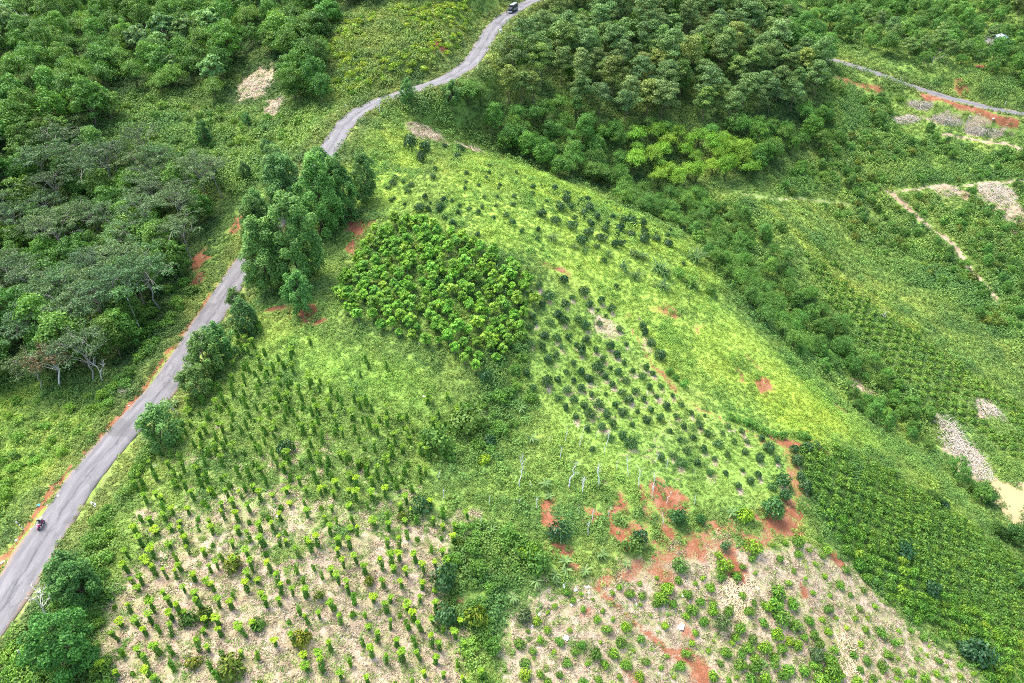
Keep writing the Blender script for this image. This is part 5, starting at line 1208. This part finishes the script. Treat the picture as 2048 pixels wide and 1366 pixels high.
# ------------------------------------------------------------------ heaps of dead stalks and cut branches
def heap_mesh(name, rng, rx, ry, n, ln, rad, mat, h=.5):
    g = Geo()
    for k in range(n):
        th = rng.uniform(0, 2 * pi); r = math.sqrt(rng.random())
        c_ = np.array([cos(th) * r * rx, sin(th) * r * ry, rng.uniform(.05, h) * (1.05 - r)])
        a_ = rng.normal(.5, .9); L_ = ln * rng.uniform(.4, 1.2)
        dv = np.array([cos(a_), sin(a_), rng.normal(.02, .16)]) * L_ / 2
        bow = rng.normal(0, .06, 3) * L_
        g.tube([c_ - dv, c_ + bow, c_ + dv], [rad, rad * .9, rad * .5], 3, rng.random(), False)
    return g.mesh(name, mat)
plain_mat('stalk_grey', (.50, .45, .38), var=.35, scale=1.5)
def heap(px, py, rx, ry, n, label, mat='stalk_dry', ln=2.6, rad=.045, h=.6, rz=0):
    p = pix([(px, py)])[0]
    # lie along the slope
    gxs = float(hz(p[0] + 1, p[1]) - hz(p[0] - 1, p[1])) / 2; gys = float(hz(p[0], p[1] + 1) - hz(p[0], p[1] - 1)) / 2
    e = bpy.data.objects.new('cut_stalk_heap', None); COL.objects.link(e); e.location = tuple(p)
    nrm = Vector((-gxs, -gys, 1)).normalized(); e.rotation_euler = nrm.to_track_quat('Z', 'Y').to_euler()
    tag(e, label, 'debris heap')
    o = obj('stalks', heap_mesh('stalks', rng, rx, ry, n, ln, rad, mat, h), e); o['kind'] = 'stuff'
    return e
heap(515, 168, 6.0, 9, 520, 'pale heap of dead bamboo on the forested hill left of the bend')
heap(548, 212, 2.8, 4.8, 170, 'small tongue of dead stalks below the pale bamboo heap')
heap(858, 266, 6.5, 5.0, 420, 'heap of dead bamboo below the road at the top of the ridge')
heap(950, 298, 4.6, 1.9, 160, 'narrow heap of dead stalks along the ridge edge')
heap(1840, 212, 5.2, 1.5, 195, 'upper strip of dry cut brush below the far road', 'stalk_grey', h=1.3)
heap(1815, 240, 6.9, 2.0, 300, 'left part of the long dry brush strip on the terrace', 'stalk_grey', h=1.3)
heap(1890, 242, 7.5, 2.2, 330, 'middle part of the long dry brush strip on the terrace', 'stalk_grey', h=1.3)
heap(1965, 262, 6.9, 1.9, 270, 'right part of the long dry brush strip on the terrace', 'stalk_grey', h=1.3)
heap(1995, 388, 6.9, 6.0, 360, 'grey heap of cut brush beside the terrace track', 'stalk_grey', h=1.3)
heap(1895, 384, 6.9, 2.7, 225, 'low reddish brush heap along the terrace track', h=1.3)
heap(1898, 868, 4.1, 6.8, 390, 'upper half of the big heap of dead bamboo above the pond', 'stalk_grey', 3.4, h=1.3)
heap(1940, 915, 3.9, 7.5, 390, 'lower half of the big heap of dead bamboo above the pond', 'stalk_grey', 3.4, h=1.3)
heap(1978, 823, 3.9, 4.2, 270, 'pale round heap of dead stalks right of the big bamboo heap', 'stalk_grey', h=1.3)
heap(1470, 1190, 2.6, 2.8, 220, 'fresh cream coloured heap of chopped wood among the coffee', 'wood_fresh', 1.4, .06, .4)
heap(1505, 1165, 1.0, 1.6, 50, 'fresh cream chopped branches behind the chopped wood heap', 'wood_fresh', 1.2, .055, .3)
heap(1480, 1232, 1.2, 1.4, 60, 'cream wood chips in front of the chopped wood heap', 'wood_fresh', .8, .05, .25)
heap(1690, 1285, 1.6, 2.0, 60, 'split pale branch pile at the edge of the coffee', 'wood_fresh', 1.8, .06, .4)
heap(1700, 1330, 1.9, 1.9, 80, 'broken pale branches below the split branch pile', 'wood_fresh', 1.6, .06, .35)
heap(292, 1035, 1.6, .9, 50, 'small straw coloured brush heap left of the pepper field', 'stalk_dry', 1.3, .04, .2)
heap(700, 770, 2.2, 1.3, 1, 'single cut branch', 'stalk_dry', .1) if False else None
heap(215, 1180, 1.8, 1.6, 70, 'grey brush heap behind the feathery roadside tree', 'stalk_grey', 1.6, .035, .4)
heap(245, 780, 2.2, 1.6, 80, 'brown brush heap at the lower corner of the grey wood', 'stalk_dry', 2.0, .04, .7)

# ------------------------------------------------------------------ posts, stakes, stones, litter
def post_mesh(name, H, r, mat, n=6, tp=.8):
    g = Geo(); g.tube([(0, 0, -.2), (0, 0, H * .5), (0, 0, H - r)], [r, r * .92, r * tp], n, .5); return g.mesh(name, mat)
def lone_post(px, py, H, r, label, mat='paint_white', tilt=(0, 0), head=None):
    p = pix([(px, py)])[0]
    e = bpy.data.objects.new('roadside_post', None); COL.objects.link(e); e.location = tuple(p); e.rotation_euler = (tilt[0], tilt[1], 0); tag(e, label, 'post')
    obj('shaft', post_mesh('shaft', H, r, mat), e)
    if head:
        g = Geo(); g.box((0, 0, 0), head); obj('plate', g.mesh('plate', 'paint_white'), e, (0, -r - .05, H - head[2] / 2))
    return e
lone_post(357, 831, 3.6, .13, 'pale concrete post leaning at the edge of the pepper field', 'concrete', (.05, -.30))
lone_post(57, 1322, 2.9, .13, 'grey concrete post in the hedge at the bottom left corner', 'concrete', (.0, -.12))
lone_post(760, 227, 4.0, .11, 'white pole with small plate on the outer edge of the road bend', 'paint_white', (0, 0), (.7, .05, .6))
lone_post(956, 142, 3.2, .10, 'white pole on the road edge below the cut bank')
lone_post(1016, 50, 2.6, .10, 'white post on the outer road edge below the truck')
lone_post(1001, 66, 1.2, .08, 'low white sign board on the grass below the truck', 'paint_white', (0, 0), (1.1, .06, .7))
lone_post(2008, 214, 2.4, .10, 'white post beside the far road near the right edge')
lone_post(1798, 168, 2.4, .08, 'thin pole on the verge of the far road')
# striped marker post by the motorbike
p = pix([(47.5, 1058)])[0]
e = bpy.data.objects.new('marker_post', None); COL.objects.link(e); e.location = tuple(p); e.rotation_euler = (0, -.25, 0)
tag(e, 'leaning black and white striped marker post on the verge beside the motorbike', 'post')
plain_mat('paint_black', (.03, .03, .03), var=.1); plain_mat('paint_yellow', (.65, .5, .08), var=.1)
for k in range(6):
    g = Geo(); g.tube([(0, 0, k * .25 - (.2 if k == 0 else 0)), (0, 0, k * .25 + .248)], [.07, .07], 8, .5, False); obj('stripe', g.mesh('stripe', 'paint_white' if k % 2 == 0 else 'paint_black'), e)
g = Geo(); g.box((0, 0, 1.68), (.34, .07, .36)); g.box((0, 0, 1.88), (.24, .07, .05)); obj('plate', g.mesh('plate', 'concrete'), e)
STK = post_mesh('stake', 1.1, .10, 'paint_white', 5)
for px, py in [(583, 272), (565, 293), (536, 329), (522, 357), (499, 386), (677, 225), (692, 216), (706, 207), (632, 306), (985, 72), (992, 66), (1025, 50), (1036, 122), (935, 155)]:
    p = pix([(px, py)])[0]; tag(obj('white_stake', STK, None, tuple(p), 0, rng.uniform(.7, 1.05), (rng.normal(0, .06), rng.normal(0, .06))), 'short white marker stake on the grass beside the road bend', 'stake', 'white marker stakes beside the road')
def stone_mesh(seed):
    r_ = rg(seed); import bmesh
    bm = bmesh.new(); bmesh.ops.create_icosphere(bm, subdivisions=2, radius=.5)
    for v in bm.verts: v.co *= 1 + r_.normal(0, .10); v.co.z *= .6
    me = bpy.data.meshes.new('stone'); bm.to_mesh(me); bm.free(); me.materials.append(MATS['bark_white']); return me
ST = [stone_mesh(i) for i in range(3)]
for px, py in [(8, 1121), (16, 1125), (29, 1112), (5, 1128), (61, 1057), (34, 1083), (160, 1065), (178, 1027), (117, 992), (96, 1012), (60, 1080), (215, 862), (258, 812), (140, 960)]:
    p = pix([(px, py)])[0]; tag(obj('pale_stone', ST[rng.integers(3)], None, (p[0], p[1], p[2] + .04), rng.uniform(0, 6), rng.uniform(.22, .45)), 'small pale stone on the earth shoulder of the straight road', 'stone', 'pale stones on the road shoulder')
def litter_mesh(seed, w, d):
    r_ = rg(seed); n = 6
    X, Y = np.meshgrid(np.linspace(-w / 2, w / 2, n), np.linspace(-d / 2, d / 2, n), indexing='ij')
    Zt = .05 + .12 * r_.random((n, n)) * min(w, 1); X = X + r_.normal(0, w * .04, (n, n)); Y = Y + r_.normal(0, d * .04, (n, n))
    top = np.stack([X, Y, Zt], -1).reshape(-1, 3); bot = top - [0, 0, .04]
    i, j = np.meshgrid(np.arange(n - 1), np.arange(n - 1), indexing='ij'); a = (i * n + j).ravel()
    F = np.stack([a, a + n, a + n + 1, a + 1], 1); ring = [k for k in range(n)] + [k * n + n - 1 for k in range(1, n)] + [n * n - 2 - k for k in range(n - 1)] + [k * n for k in range(n - 2, 0, -1)]
    S = np.array([[ring[k], ring[(k + 1) % len(ring)], ring[(k + 1) % len(ring)] + n * n, ring[k] + n * n] for k in range(len(ring))])
    return np.r_[top, bot], np.r_[F, F[:, ::-1] + n * n, S]
for i, (px, py, w, d_, lab) in enumerate([(187, 1010, .95, 1.2, 'large white plastic sheet on the right verge of the straight road'), (1128, 1170, .5, 1.0, 'long white plastic bag below the banana trio'), (1151, 1181, .5, .6, 'square white bag at the top of the straw field'), (1174, 1176, .7, .4, 'upper of two white rags at the top of the straw field'), (1177, 1184, .6, .4, 'lower of two white rags at the top of the straw field'),
        (1131, 1277, .7, .9, 'bright white sheet beside a coffee bush'), (1143, 1209, .25, .4, 'small white scrap under a coffee bush'), (1078, 1228, .35, .35, 'white scrap behind the rusty-topped bush'), (1065, 1253, .35, .3, 'white scrap left of the coffee rows'), (1365, 1192, .35, .35, 'white scrap left of the chopped wood heap'), (1362, 1252, 1.2, .9, 'pale plastic sheet on bare soil among the coffee'),
        (309, 931, .5, .6, 'white bag at the left edge of the pepper field'), (383, 1166, .3, .45, 'white scrap among the front pepper vines'), (468, 849, .6, .5, 'white bag among the far pepper vines'), (555, 1034, .3, .3, 'white scrap in the middle of the pepper field'), (838, 688, .6, .35, 'white scrap on the grass path below the young trees'), (685, 652, .45, .3, 'white scrap near the red earth patch'), (848, 796, .5, .5, 'white bag above the field border'),
        (82, 1186, .55, .7, 'white bag caught in the hedge beside the bare tree'), (1272, 1208, .3, .6, 'white scrap beside a small yellow coffee plant'), (1988, 236, 2.6, .7, 'long white sheet lying beside the red earth track'), (1940, 232, 1.0, .6, 'white sheet on the terrace below the far road'), (1880, 505, 1.0, .6, 'white bag beside the narrow footpath')]):
    p = pix([(px, py)])[0]; V, F = litter_mesh(i, w, d_)
    tag(obj('plastic_litter', mesh('litter', V, F, 'plastic_white'), None, tuple(p), rng.uniform(0, 3)), lab, 'litter')
p = pix([(77, 1013)])[0]; V, F = litter_mesh(99, .6, .45)
tag(obj('plastic_litter', mesh('litter', V, F, 'plastic_blue'), None, tuple(p), .4), 'bright blue plastic bag on the verge above the motorbike', 'litter')

# ------------------------------------------------------------------ vehicles
plain_mat('truck_green', (.022, .030, .034), .35, .5, var=.15); plain_mat('truck_roof', (.20, .24, .27), .5, var=.2); plain_mat('rubber', (.018, .018, .018), .8, var=.2); plain_mat('steel', (.35, .35, .36), .35, .5, .8, .1)
plain_mat('chassis_black', (.025, .025, .025), .6); plain_mat('pink_paint', (.62, .03, .20), .3, .5, var=.08); plain_mat('cream_cloth', (.62, .55, .42), .9); plain_mat('dark_cloth', (.022, .024, .030), .9); plain_mat('grey_cloth', (.10, .10, .11), .9); plain_mat('skin', (.38, .22, .15), .6, var=.08); plain_mat('helmet_shell', (.42, .43, .45), .3, .5, var=.05)
m, nt, b = node_mat('window_glass'); b.inputs['Base Color'].default_value = (.02, .03, .035, 1); b.inputs['Roughness'].default_value = .08; nt.links.new(mixc(nt, noise(nt, 2).outputs['Fac'], (.015, .02, .025), (.03, .04, .045)), b.inputs['Base Color']); MATS['window_glass'] = m
m, nt, b = node_mat('lamp_lens'); nt.links.new(mixc(nt, noise(nt, 4).outputs['Fac'], (.7, .7, .68), (.8, .8, .78)), b.inputs['Base Color']); b.inputs['Roughness'].default_value = .1; MATS['lamp_lens'] = m
def bevel_box(name, size, mat, bev=.06, seg=2, cut=None):
    import bmesh
    bm = bmesh.new(); bmesh.ops.create_cube(bm, size=1.0)
    for v in bm.verts:
        v.co = Vector((v.co.x * size[0], v.co.y * size[1], v.co.z * size[2]))
        if cut: cut(v)
    bmesh.ops.bevel(bm, geom=list(bm.edges), offset=bev, segments=seg, affect='EDGES')
    me = bpy.data.meshes.new(name); bm.to_mesh(me); bm.free(); me.materials.append(MATS[mat]); return me
def wheel(parent, x, y, r, w, name='wheel'):
    g = Geo(); n = 18; prof = [(-.5, .62), (-.5, .9), (-.36, 1.0), (.36, 1.0), (.5, .9), (.5, .62)]
    an = np.arange(n) * 2 * pi / n
    V = np.array([[r * q * cos(a_), s * w, r * q * sin(a_)] for (s, q) in prof for a_ in an])
    F = [[i * n + j, i * n + (j + 1) % n, (i + 1) * n + (j + 1) % n, (i + 1) * n + j] for i in range(5) for j in range(n)]
    g.add(V, F); t_ = obj(name, g.mesh('tyre', 'rubber'), parent, (x, y, r))
    g = Geo(); V = np.array([[r * q * cos(a_), s * w, r * q * sin(a_)] for (s, q) in [(-.42, .64), (-.3, .12), (.3, .12), (.42, .64)] for a_ in an])
    g.add(V, [[i * n + j, i * n + (j + 1) % n, (i + 1) * n + (j + 1) % n, (i + 1) * n + j] for i in range(3) for j in range(n)])
    obj('rim', g.mesh('rim', 'steel'), t_)
    return t_
def road_pose(px, py):
    p = pix([(px, py)])[0]; i = int(np.argmin(((ROAD[:, :2] - p[:2]) ** 2).sum(1)))
    t_ = tang_[i]; slope = (ROAD[i + 1, 2] - ROAD[i - 1, 2]) / 3.0
    off = (p[0] - ROAD[i, 0]) * t_[1] - (p[1] - ROAD[i, 1]) * t_[0]
    return p, ROAD[i, 2] + .095 - .035 * min(1, abs(off) / 2.7), t_, slope
p, zr, t_, slope = road_pose(1026, 24)
tr = bpy.data.objects.new('canvas_truck', None); COL.objects.link(tr); tr.location = (p[0], p[1], zr); tr.scale = (.8, .8, .8)
tr.rotation_euler = (0, math.atan(slope), math.atan2(-t_[1], -t_[0]) )
tag(tr, 'dark green covered truck driving down the road at the top of the photo', 'truck')
o = obj('chassis', bevel_box('chassis', (6.6, 1.0, .28), 'chassis_black', .03), tr, (0, 0, .72))
def cabcut(v):
    if v.co.z > 0 and v.co.x > 0: v.co.x -= .28
cab = obj('cab', bevel_box('cab', (1.65, 2.1, 1.75), 'truck_green', .09, 3, cabcut), tr, (2.55, 0, 1.55))
def wcut(v):
    v.co.x -= .24 * (v.co.z / .7 + .5)
obj('windscreen', bevel_box('windscreen', (.04, 1.75, .70), 'window_glass', .012, 1, wcut), cab, (.83, 0, .32))
for s in (-1, 1):
    obj('side_window', bevel_box('side_window', (.8, .03, .55), 'window_glass', .01, 1), cab, (.08, s * 1.055, .36))
    obj('door', bevel_box('door', (.95, .03, .70), 'truck_green', .012, 1), cab, (.05, s * 1.055, -.30))
    obj('headlight', bevel_box('headlight', (.06, .34, .24), 'lamp_lens', .02), cab, (.84, s * .72, -.50))
    obj('mirror', bevel_box('mirror', (.08, .2, .36), 'chassis_black', .02), cab, (.72, s * 1.22, .35))
obj('grille', bevel_box('grille', (.05, .9, .35), 'chassis_black', .015), cab, (.845, 0, -.42))
obj('bumper', bevel_box('bumper', (.22, 2.15, .30), 'plastic_white', .04), tr, (3.42, 0, .72))
def boxcut(v):
    if v.co.z > 0: v.co.y *= .86
cg_ = obj('cargo_cover', bevel_box('cargo_cover', (4.7, 2.3, 2.15), 'truck_green', .12, 3, boxcut), tr, (-.75, 0, 2.02))
for k in range(5): obj('hoop', bevel_box('hoop', (.09, 2.12, .09), 'truck_roof', .02, 1), cg_, (-2.0 + k, 0, 1.08))
obj('roof_sheet', bevel_box('roof_sheet', (4.5, 1.72, .06), 'truck_roof', .02, 1), cg_, (0, 0, 1.09))
for s in (-1, 1): obj('side_board', bevel_box('side_board', (4.75, .05, .6), 'truck_roof', .015, 1), cg_, (0, s * 1.17, -.74))
for x_ in (2.4, -1.4, -2.5):
    for s in (-1, 1): wheel(tr, x_, s * .88, .48, .30)

# --- motorbike coming towards the camera
p, zr, t_, slope = road_pose(86, 1056)
mb = bpy.data.objects.new('motorbike', None); COL.objects.link(mb); mb.location = (p[0], p[1], zr); mb.rotation_euler = (0, math.atan(slope), math.atan2(-t_[1], -t_[0]))
tag(mb, 'pink motorbike ridden along the straight road at the bottom left', 'motorbike')
wheel(mb, .62, 0, .29, .10); wheel(mb, -.60, 0, .29, .12)
g = Geo(); g.tube([(.50, 0, .80), (.25, 0, .42), (-.15, 0, .36), (-.6, 0, .42)], [.05, .07, .09, .05], 8); g.tube([(-.1, 0, .30), (.15, 0, .36)], [.13, .12], 8); obj('frame', g.mesh('frame', 'chassis_black', True), mb)
for s in (-1, 1):
    g = Geo(); g.tube([(.48, s * .07, .80), (.56, s * .07, .55), (.62, s * .07, .29)], [.025, .025, .02], 6); obj('fork', g.mesh('fork', 'steel'), mb)
def fcut(v):
    if v.co.x > 0: v.co.y *= .55
    if v.co.z < 0: v.co.x -= .12
fr = obj('fairing', bevel_box('fairing', (.34, .44, .62), 'pink_paint', .09, 3, fcut), mb, (.45, 0, .72))
obj('headlight', bevel_box('headlight', (.06, .2, .14), 'lamp_lens', .03), fr, (.16, 0, .14))
obj('front_mudguard', bevel_box('front_mudguard', (.44, .13, .08), 'pink_paint', .03, 2), mb, (.62, 0, .61))
obj('side_panel', bevel_box('side_panel', (.7, .26, .24), 'pink_paint', .08, 3), mb, (-.38, 0, .62))
obj('seat', bevel_box('seat', (.75, .26, .10), 'chassis_black', .04, 2), mb, (-.32, 0, .79))
g = Geo(); g.tube([(.30, -.34, 1.02), (.42, -.15, 1.04), (.42, .15, 1.04), (.30, .34, 1.02)], .018, 6); obj('handlebar', g.mesh('handlebar', 'steel'), mb)
for s in (-1, 1): obj('mirror', bevel_box('mirror', (.03, .12, .08), 'chassis_black', .012), mb, (.40, s * .28, 1.20))
g = Geo(); g.tube([(.0, -.16, .28), (-.7, -.18, .36)], [.03, .055], 8); obj('exhaust', g.mesh('exhaust', 'steel'), mb)

def person(name, J, label, top, legs, loc, rz, extra=None):
    """one continuous skinned body; J maps joint -> (x, y, z), facing +X"""
    E = [('pelvis', 'belly'), ('belly', 'chest'), ('chest', 'neck'), ('neck', 'head'), ('head', 'crown')]
    for s in 'lr': E += [('pelvis', s + 'hip'), (s + 'hip', s + 'knee'), (s + 'knee', s + 'ankle'), (s + 'ankle', s + 'toe'), ('chest', s + 'shoulder'), (s + 'shoulder', s + 'elbow'), (s + 'elbow', s + 'wrist'), (s + 'wrist', s + 'palm')]
    Rr = dict(pelvis=.15, belly=.135, chest=.16, neck=.058, head=.098, crown=.080)
    for s in 'lr': Rr.update({s + 'hip': .095, s + 'knee': .06, s + 'ankle': .042, s + 'toe': .036, s + 'shoulder': .062, s + 'elbow': .043, s + 'wrist': .030, s + 'palm': .033})
    J = dict(J); hd = np.array(J['head'])
    J['nose'] = tuple(hd + [.115, 0, -.01]); E.append(('head', 'nose')); Rr['nose'] = .016
    for s, sg in (('l', 1), ('r', -1)):
        J[s + 'ear'] = tuple(hd + [-.01, sg * .10, .0]); E.append(('head', s + 'ear')); Rr[s + 'ear'] = .016
        pm, wr = np.array(J[s + 'palm']), np.array(J[s + 'wrist']); fw = unit(pm - wr); sd_ = unit(np.cross(fw, [0, 0, 1]) + 1e-6)
        for q in range(5):
            k_ = f'{s}f{q}'
            if q == 4: J[k_] = tuple(pm + fw * .02 - sd_ * .055 * sg); Rr[k_] = .010
            else: J[k_] = tuple(pm + fw * (.085 - .006 * abs(q - 1)) + sd_ * (.030 - .02 * q) * sg + [0, 0, -.03]); Rr[k_] = .009
            E.append((s + 'palm', k_))
    nm = list(J); ix = {k: i for i, k in enumerate(nm)}
    me = bpy.data.meshes.new(name); me.from_pydata([J[k] for k in nm], [(ix[a], ix[b]) for a, b in E], [])
    o = bpy.data.objects.new(name, me); COL.objects.link(o)
    sk = o.modifiers.new('skin', 'SKIN'); o.modifiers.new('sub', 'SUBSURF').levels = 1
    for i, k in enumerate(nm):
        o.data.skin_vertices[0].data[i].radius = (Rr[k], Rr[k]); o.data.skin_vertices[0].data[i].use_root = (k == 'pelvis')
    dg = bpy.context.evaluated_depsgraph_get(); m2 = bpy.data.meshes.new_from_object(o.evaluated_get(dg)); o.modifiers.clear()
    bpy.data.objects.remove(o)
    for mt in ('skin', top, legs, 'rubber'): m2.materials.append(MATS[mt])
    JP = np.array([J[k] for k in nm]); part = {k: 1 for k in nm}
    for k in nm:
        if k in ('head', 'crown', 'nose', 'lear', 'rear') or k[1:] == 'palm' or k[1] == 'f': part[k] = 0
        elif k[1:] in ('hip', 'knee') or k == 'pelvis': part[k] = 2
        elif k[1:] in ('ankle', 'toe'): part[k] = 3
    pv = [part[k] for k in nm]
    for f in m2.polygons:
        f.use_smooth = True; f.material_index = pv[int(np.argmin(((JP - np.array(f.center)) ** 2).sum(1)))]
    b_ = obj('person', m2, None, loc, rz)
    tag(b_, label, 'person')
    # short dark hair as a child
    import bmesh
    bm = bmesh.new(); bmesh.ops.create_uvsphere(bm, u_segments=14, v_segments=9, radius=.118)
    bmesh.ops.delete(bm, geom=[v for v in bm.verts if v.co.z < -.01 or (v.co.x > .07 and v.co.z < .05)], context='VERTS')
    hm = bpy.data.meshes.new('hair'); bm.to_mesh(hm); bm.free()
    return b_, hm, np.array(J['head']) + np.array([-.005, 0, .035])
sit = dict(pelvis=(-.20, 0, .98), belly=(-.17, 0, 1.14), chest=(-.10, 0, 1.36), neck=(-.06, 0, 1.52), head=(-.02, 0, 1.64), crown=(-.02, 0, 1.72))
for s, q in (('l', 1), ('r', -1)):
    sit.update({s + 'hip': (-.14, q * .11, .93), s + 'knee': (.25, q * .19, .80), s + 'ankle': (.08, q * .19, .36), s + 'toe': (.24, q * .20, .31), s + 'shoulder': (-.08, q * .19, 1.44), s + 'elbow': (.10, q * .30, 1.22), s + 'wrist': (.28, q * .31, 1.08), s + 'palm': (.34, q * .32, 1.06)})
rider, hm, hp = person('person', sit, 'person in dark clothes and grey helmet riding the pink motorbike', 'dark_cloth', 'grey_cloth', tuple(mb.location), 0)
rider.rotation_euler = mb.rotation_euler
hm.materials.append(MATS['helmet_shell'])
for v in hm.vertices: v.co *= 1.16
obj('helmet', hm, rider, tuple(hp))
sack = obj('cargo_sack', bevel_box('cargo_sack', (.46, .62, .62), 'cream_cloth', .17, 4), None, (0, 0, 0))
M_ = mb.matrix_basis; w_ = M_ @ Vector((-.60, 0, 1.13)); sack.location = w_; sack.rotation_euler = mb.rotation_euler
tag(sack, 'cream coloured bundle carried behind the rider on the pink motorbike', 'bundle')
stand = dict(pelvis=(0, 0, .92), belly=(0, 0, 1.08), chest=(.01, 0, 1.30), neck=(.01, 0, 1.47), head=(.03, 0, 1.58), crown=(.03, 0, 1.66))
for s, q in (('l', 1), ('r', -1)):
    stand.update({s + 'hip': (0, q * .10, .88), s + 'knee': (.06 * q, q * .11, .48), s + 'ankle': (.07 * q - .04, q * .11, .09), s + 'toe': (.07 * q + .12, q * .12, .04), s + 'shoulder': (.0, q * .19, 1.38), s + 'elbow': (-.06 * q, q * .25, 1.10), s + 'wrist': (.06, q * .26, .86), s + 'palm': (.09, q * .26, .79)})
p, zr, t_, slope = road_pose(1014, 31)
w, hm, hp = person('person', stand, 'person in dark clothes walking on the road in front of the truck', 'dark_cloth', 'grey_cloth', (p[0], p[1], zr), math.atan2(-t_[1], -t_[0]))
hm.materials.append(MATS['paint_black']); obj('hair', hm, w, tuple(hp))

# ------------------------------------------------------------------ small house with a pale metal roof, top right
p = pix([(1988, 88)])[0]
hs = bpy.data.objects.new('farm_house', None); COL.objects.link(hs); hs.location = tuple(p); hs.rotation_euler = (0, 0, .35); tag(hs, 'small house with pale blue metal roof among trees at the top right', 'house')
plain_mat('wall_plaster', (.52, .50, .46), var=.15, scale=1.0); plain_mat('metal_roof', (.50, .58, .64), .45, .4, .3, .12, .6); plain_mat('door_wood', (.16, .10, .06))
obj('wall', bevel_box('wall', (7.0, 5.0, 3.0), 'wall_plaster', .03, 1), hs, (0, 0, 1.4))
for s in (-1, 1):
    g = Geo(); nR = 24
    X = np.linspace(-3.9, 3.9, nR * 2 + 1); zz = np.where(np.arange(nR * 2 + 1) % 2, .05, 0)
    V = np.r_[np.c_[X, np.full(len(X), s * 3.1), 2.75 + zz], np.c_[X, np.full(len(X), 0.0), 4.15 + zz]]
    k = np.arange(len(X) - 1); g.add(V, np.stack([k, k + 1, k + 1 + len(X), k + len(X)], 1)); rf = g.mesh('roof', 'metal_roof')
    o = obj('roof', rf, hs); sm = o.modifiers.new('thick', 'SOLIDIFY'); sm.thickness = .04
    g = Geo(); g.add([(s * 3.5 * 1.0, -2.5, 2.9), (s * 3.5, 2.5, 2.9), (s * 3.5, 0, 4.05), (s * 3.3, -2.5, 2.9), (s * 3.3, 2.5, 2.9), (s * 3.3, 0, 4.05)], [[0, 1, 2], [3, 4, 5]]); g.add([(s * 3.5, -2.5, 2.9), (s * 3.5, 0, 4.05), (s * 3.3, 0, 4.05), (s * 3.3, -2.5, 2.9)], [[0, 1, 2, 3]]); obj('gable', g.mesh('gable', 'wall_plaster'), hs)
obj('door', bevel_box('door', (1.0, .08, 2.0), 'door_wood', .02, 1), hs, (-.6, -2.53, 1.0))
for x_ in (-2.4, 1.7): 
    f_ = obj('window', bevel_box('window', (1.2, .08, 1.1), 'paint_white', .02, 1), hs, (x_, -2.53, 1.6)); obj('pane', bevel_box('pane', (1.0, .03, .9), 'window_glass', .008, 1), f_, (0, -.045, 0))

# ------------------------------------------------------------------ labels: things of one kind told apart by size and place in the photo
from collections import defaultdict
gr = defaultdict(list)
ONES = 'zero one two three four five six seven eight nine ten eleven twelve thirteen fourteen fifteen sixteen seventeen eighteen nineteen'.split()
TENS = 'x x twenty thirty forty fifty sixty seventy eighty ninety'.split()
def words_of(v):
    v = int(round(v))
    if v < 0: return 'just outside'
    v = min(v, 99)
    return (ONES[v] if v < 20 else TENS[v // 10] + ('-' + ONES[v % 10] if v % 10 else '')) + ' percent'
for o in COL.objects:
    if o.parent is None and 'group' in o: gr[(o['group'], o['label'])].append(o)
for (g_n, lb), lst in gr.items():
    if len(lst) < 2: continue
    ss = sorted(o.scale[0] for o in lst); lo, hi = ss[len(ss) // 4], ss[(3 * len(ss)) // 4]
    hh = {'pine_tree': 10, 'broadleaf_tree': 6, 'bamboo_clump': 5, 'thin_crowned_tree': 8, 'bushy_wood_tree': 6, 'big_leaved_tree': 7, 'young_tree': 3, 'pepper_vine': 1.6, 'bare_sapling': 2.5}
    for o in lst:
        h = hh.get(o.name.split('.')[0], 1.0) * o.scale[0]
        a_, b_, d_ = project(o.location[0], o.location[1], o.location[2] + h)
        w_ = lb.split(' ')[:9]
        while w_[-1] in ('the', 'of', 'in', 'on', 'a', 'and', 'at', 'with', 'below', 'above', 'between', 'beside', 'behind', 'inside', 'dense', 'left', 'right', 'among', 'front', 'thin', 'grassy', 'far', 'steep', 'forested', 'road', 'dry', 'straight', 'living', 'upper', 'to', 'earth', 'from', 'middle', 'lime', 'green', 'terraced', 'red', 'right-hand', 'pine'): w_.pop()
        size = 'smaller ' if o.scale[0] <= lo else 'larger ' if o.scale[0] >= hi else ''
        if w_[0] in ('small', 'large', 'big', 'low', 'short'): size = ''
        o['label'] = f"{size}{' '.join(w_)}, {words_of(float(a_) / 20.48)} across, {words_of(float(b_) / 13.66)} down"
    dup = defaultdict(list)
    for o in lst: dup[o['label']].append(o)
    for lb2, same in dup.items():
        if len(same) < 2 or len(same) > 6: continue
        same.sort(key=lambda o: project(*o.location)[0])
        names = ['leftmost', 'second-from-left', 'third-from-left', 'fourth-from-left', 'fifth-from-left', 'sixth-from-left']
        for k_, o in enumerate(same): o['label'] = ' '.join([names[k_]] + [w for w in lb2.split() if w not in ('the', 'a')])
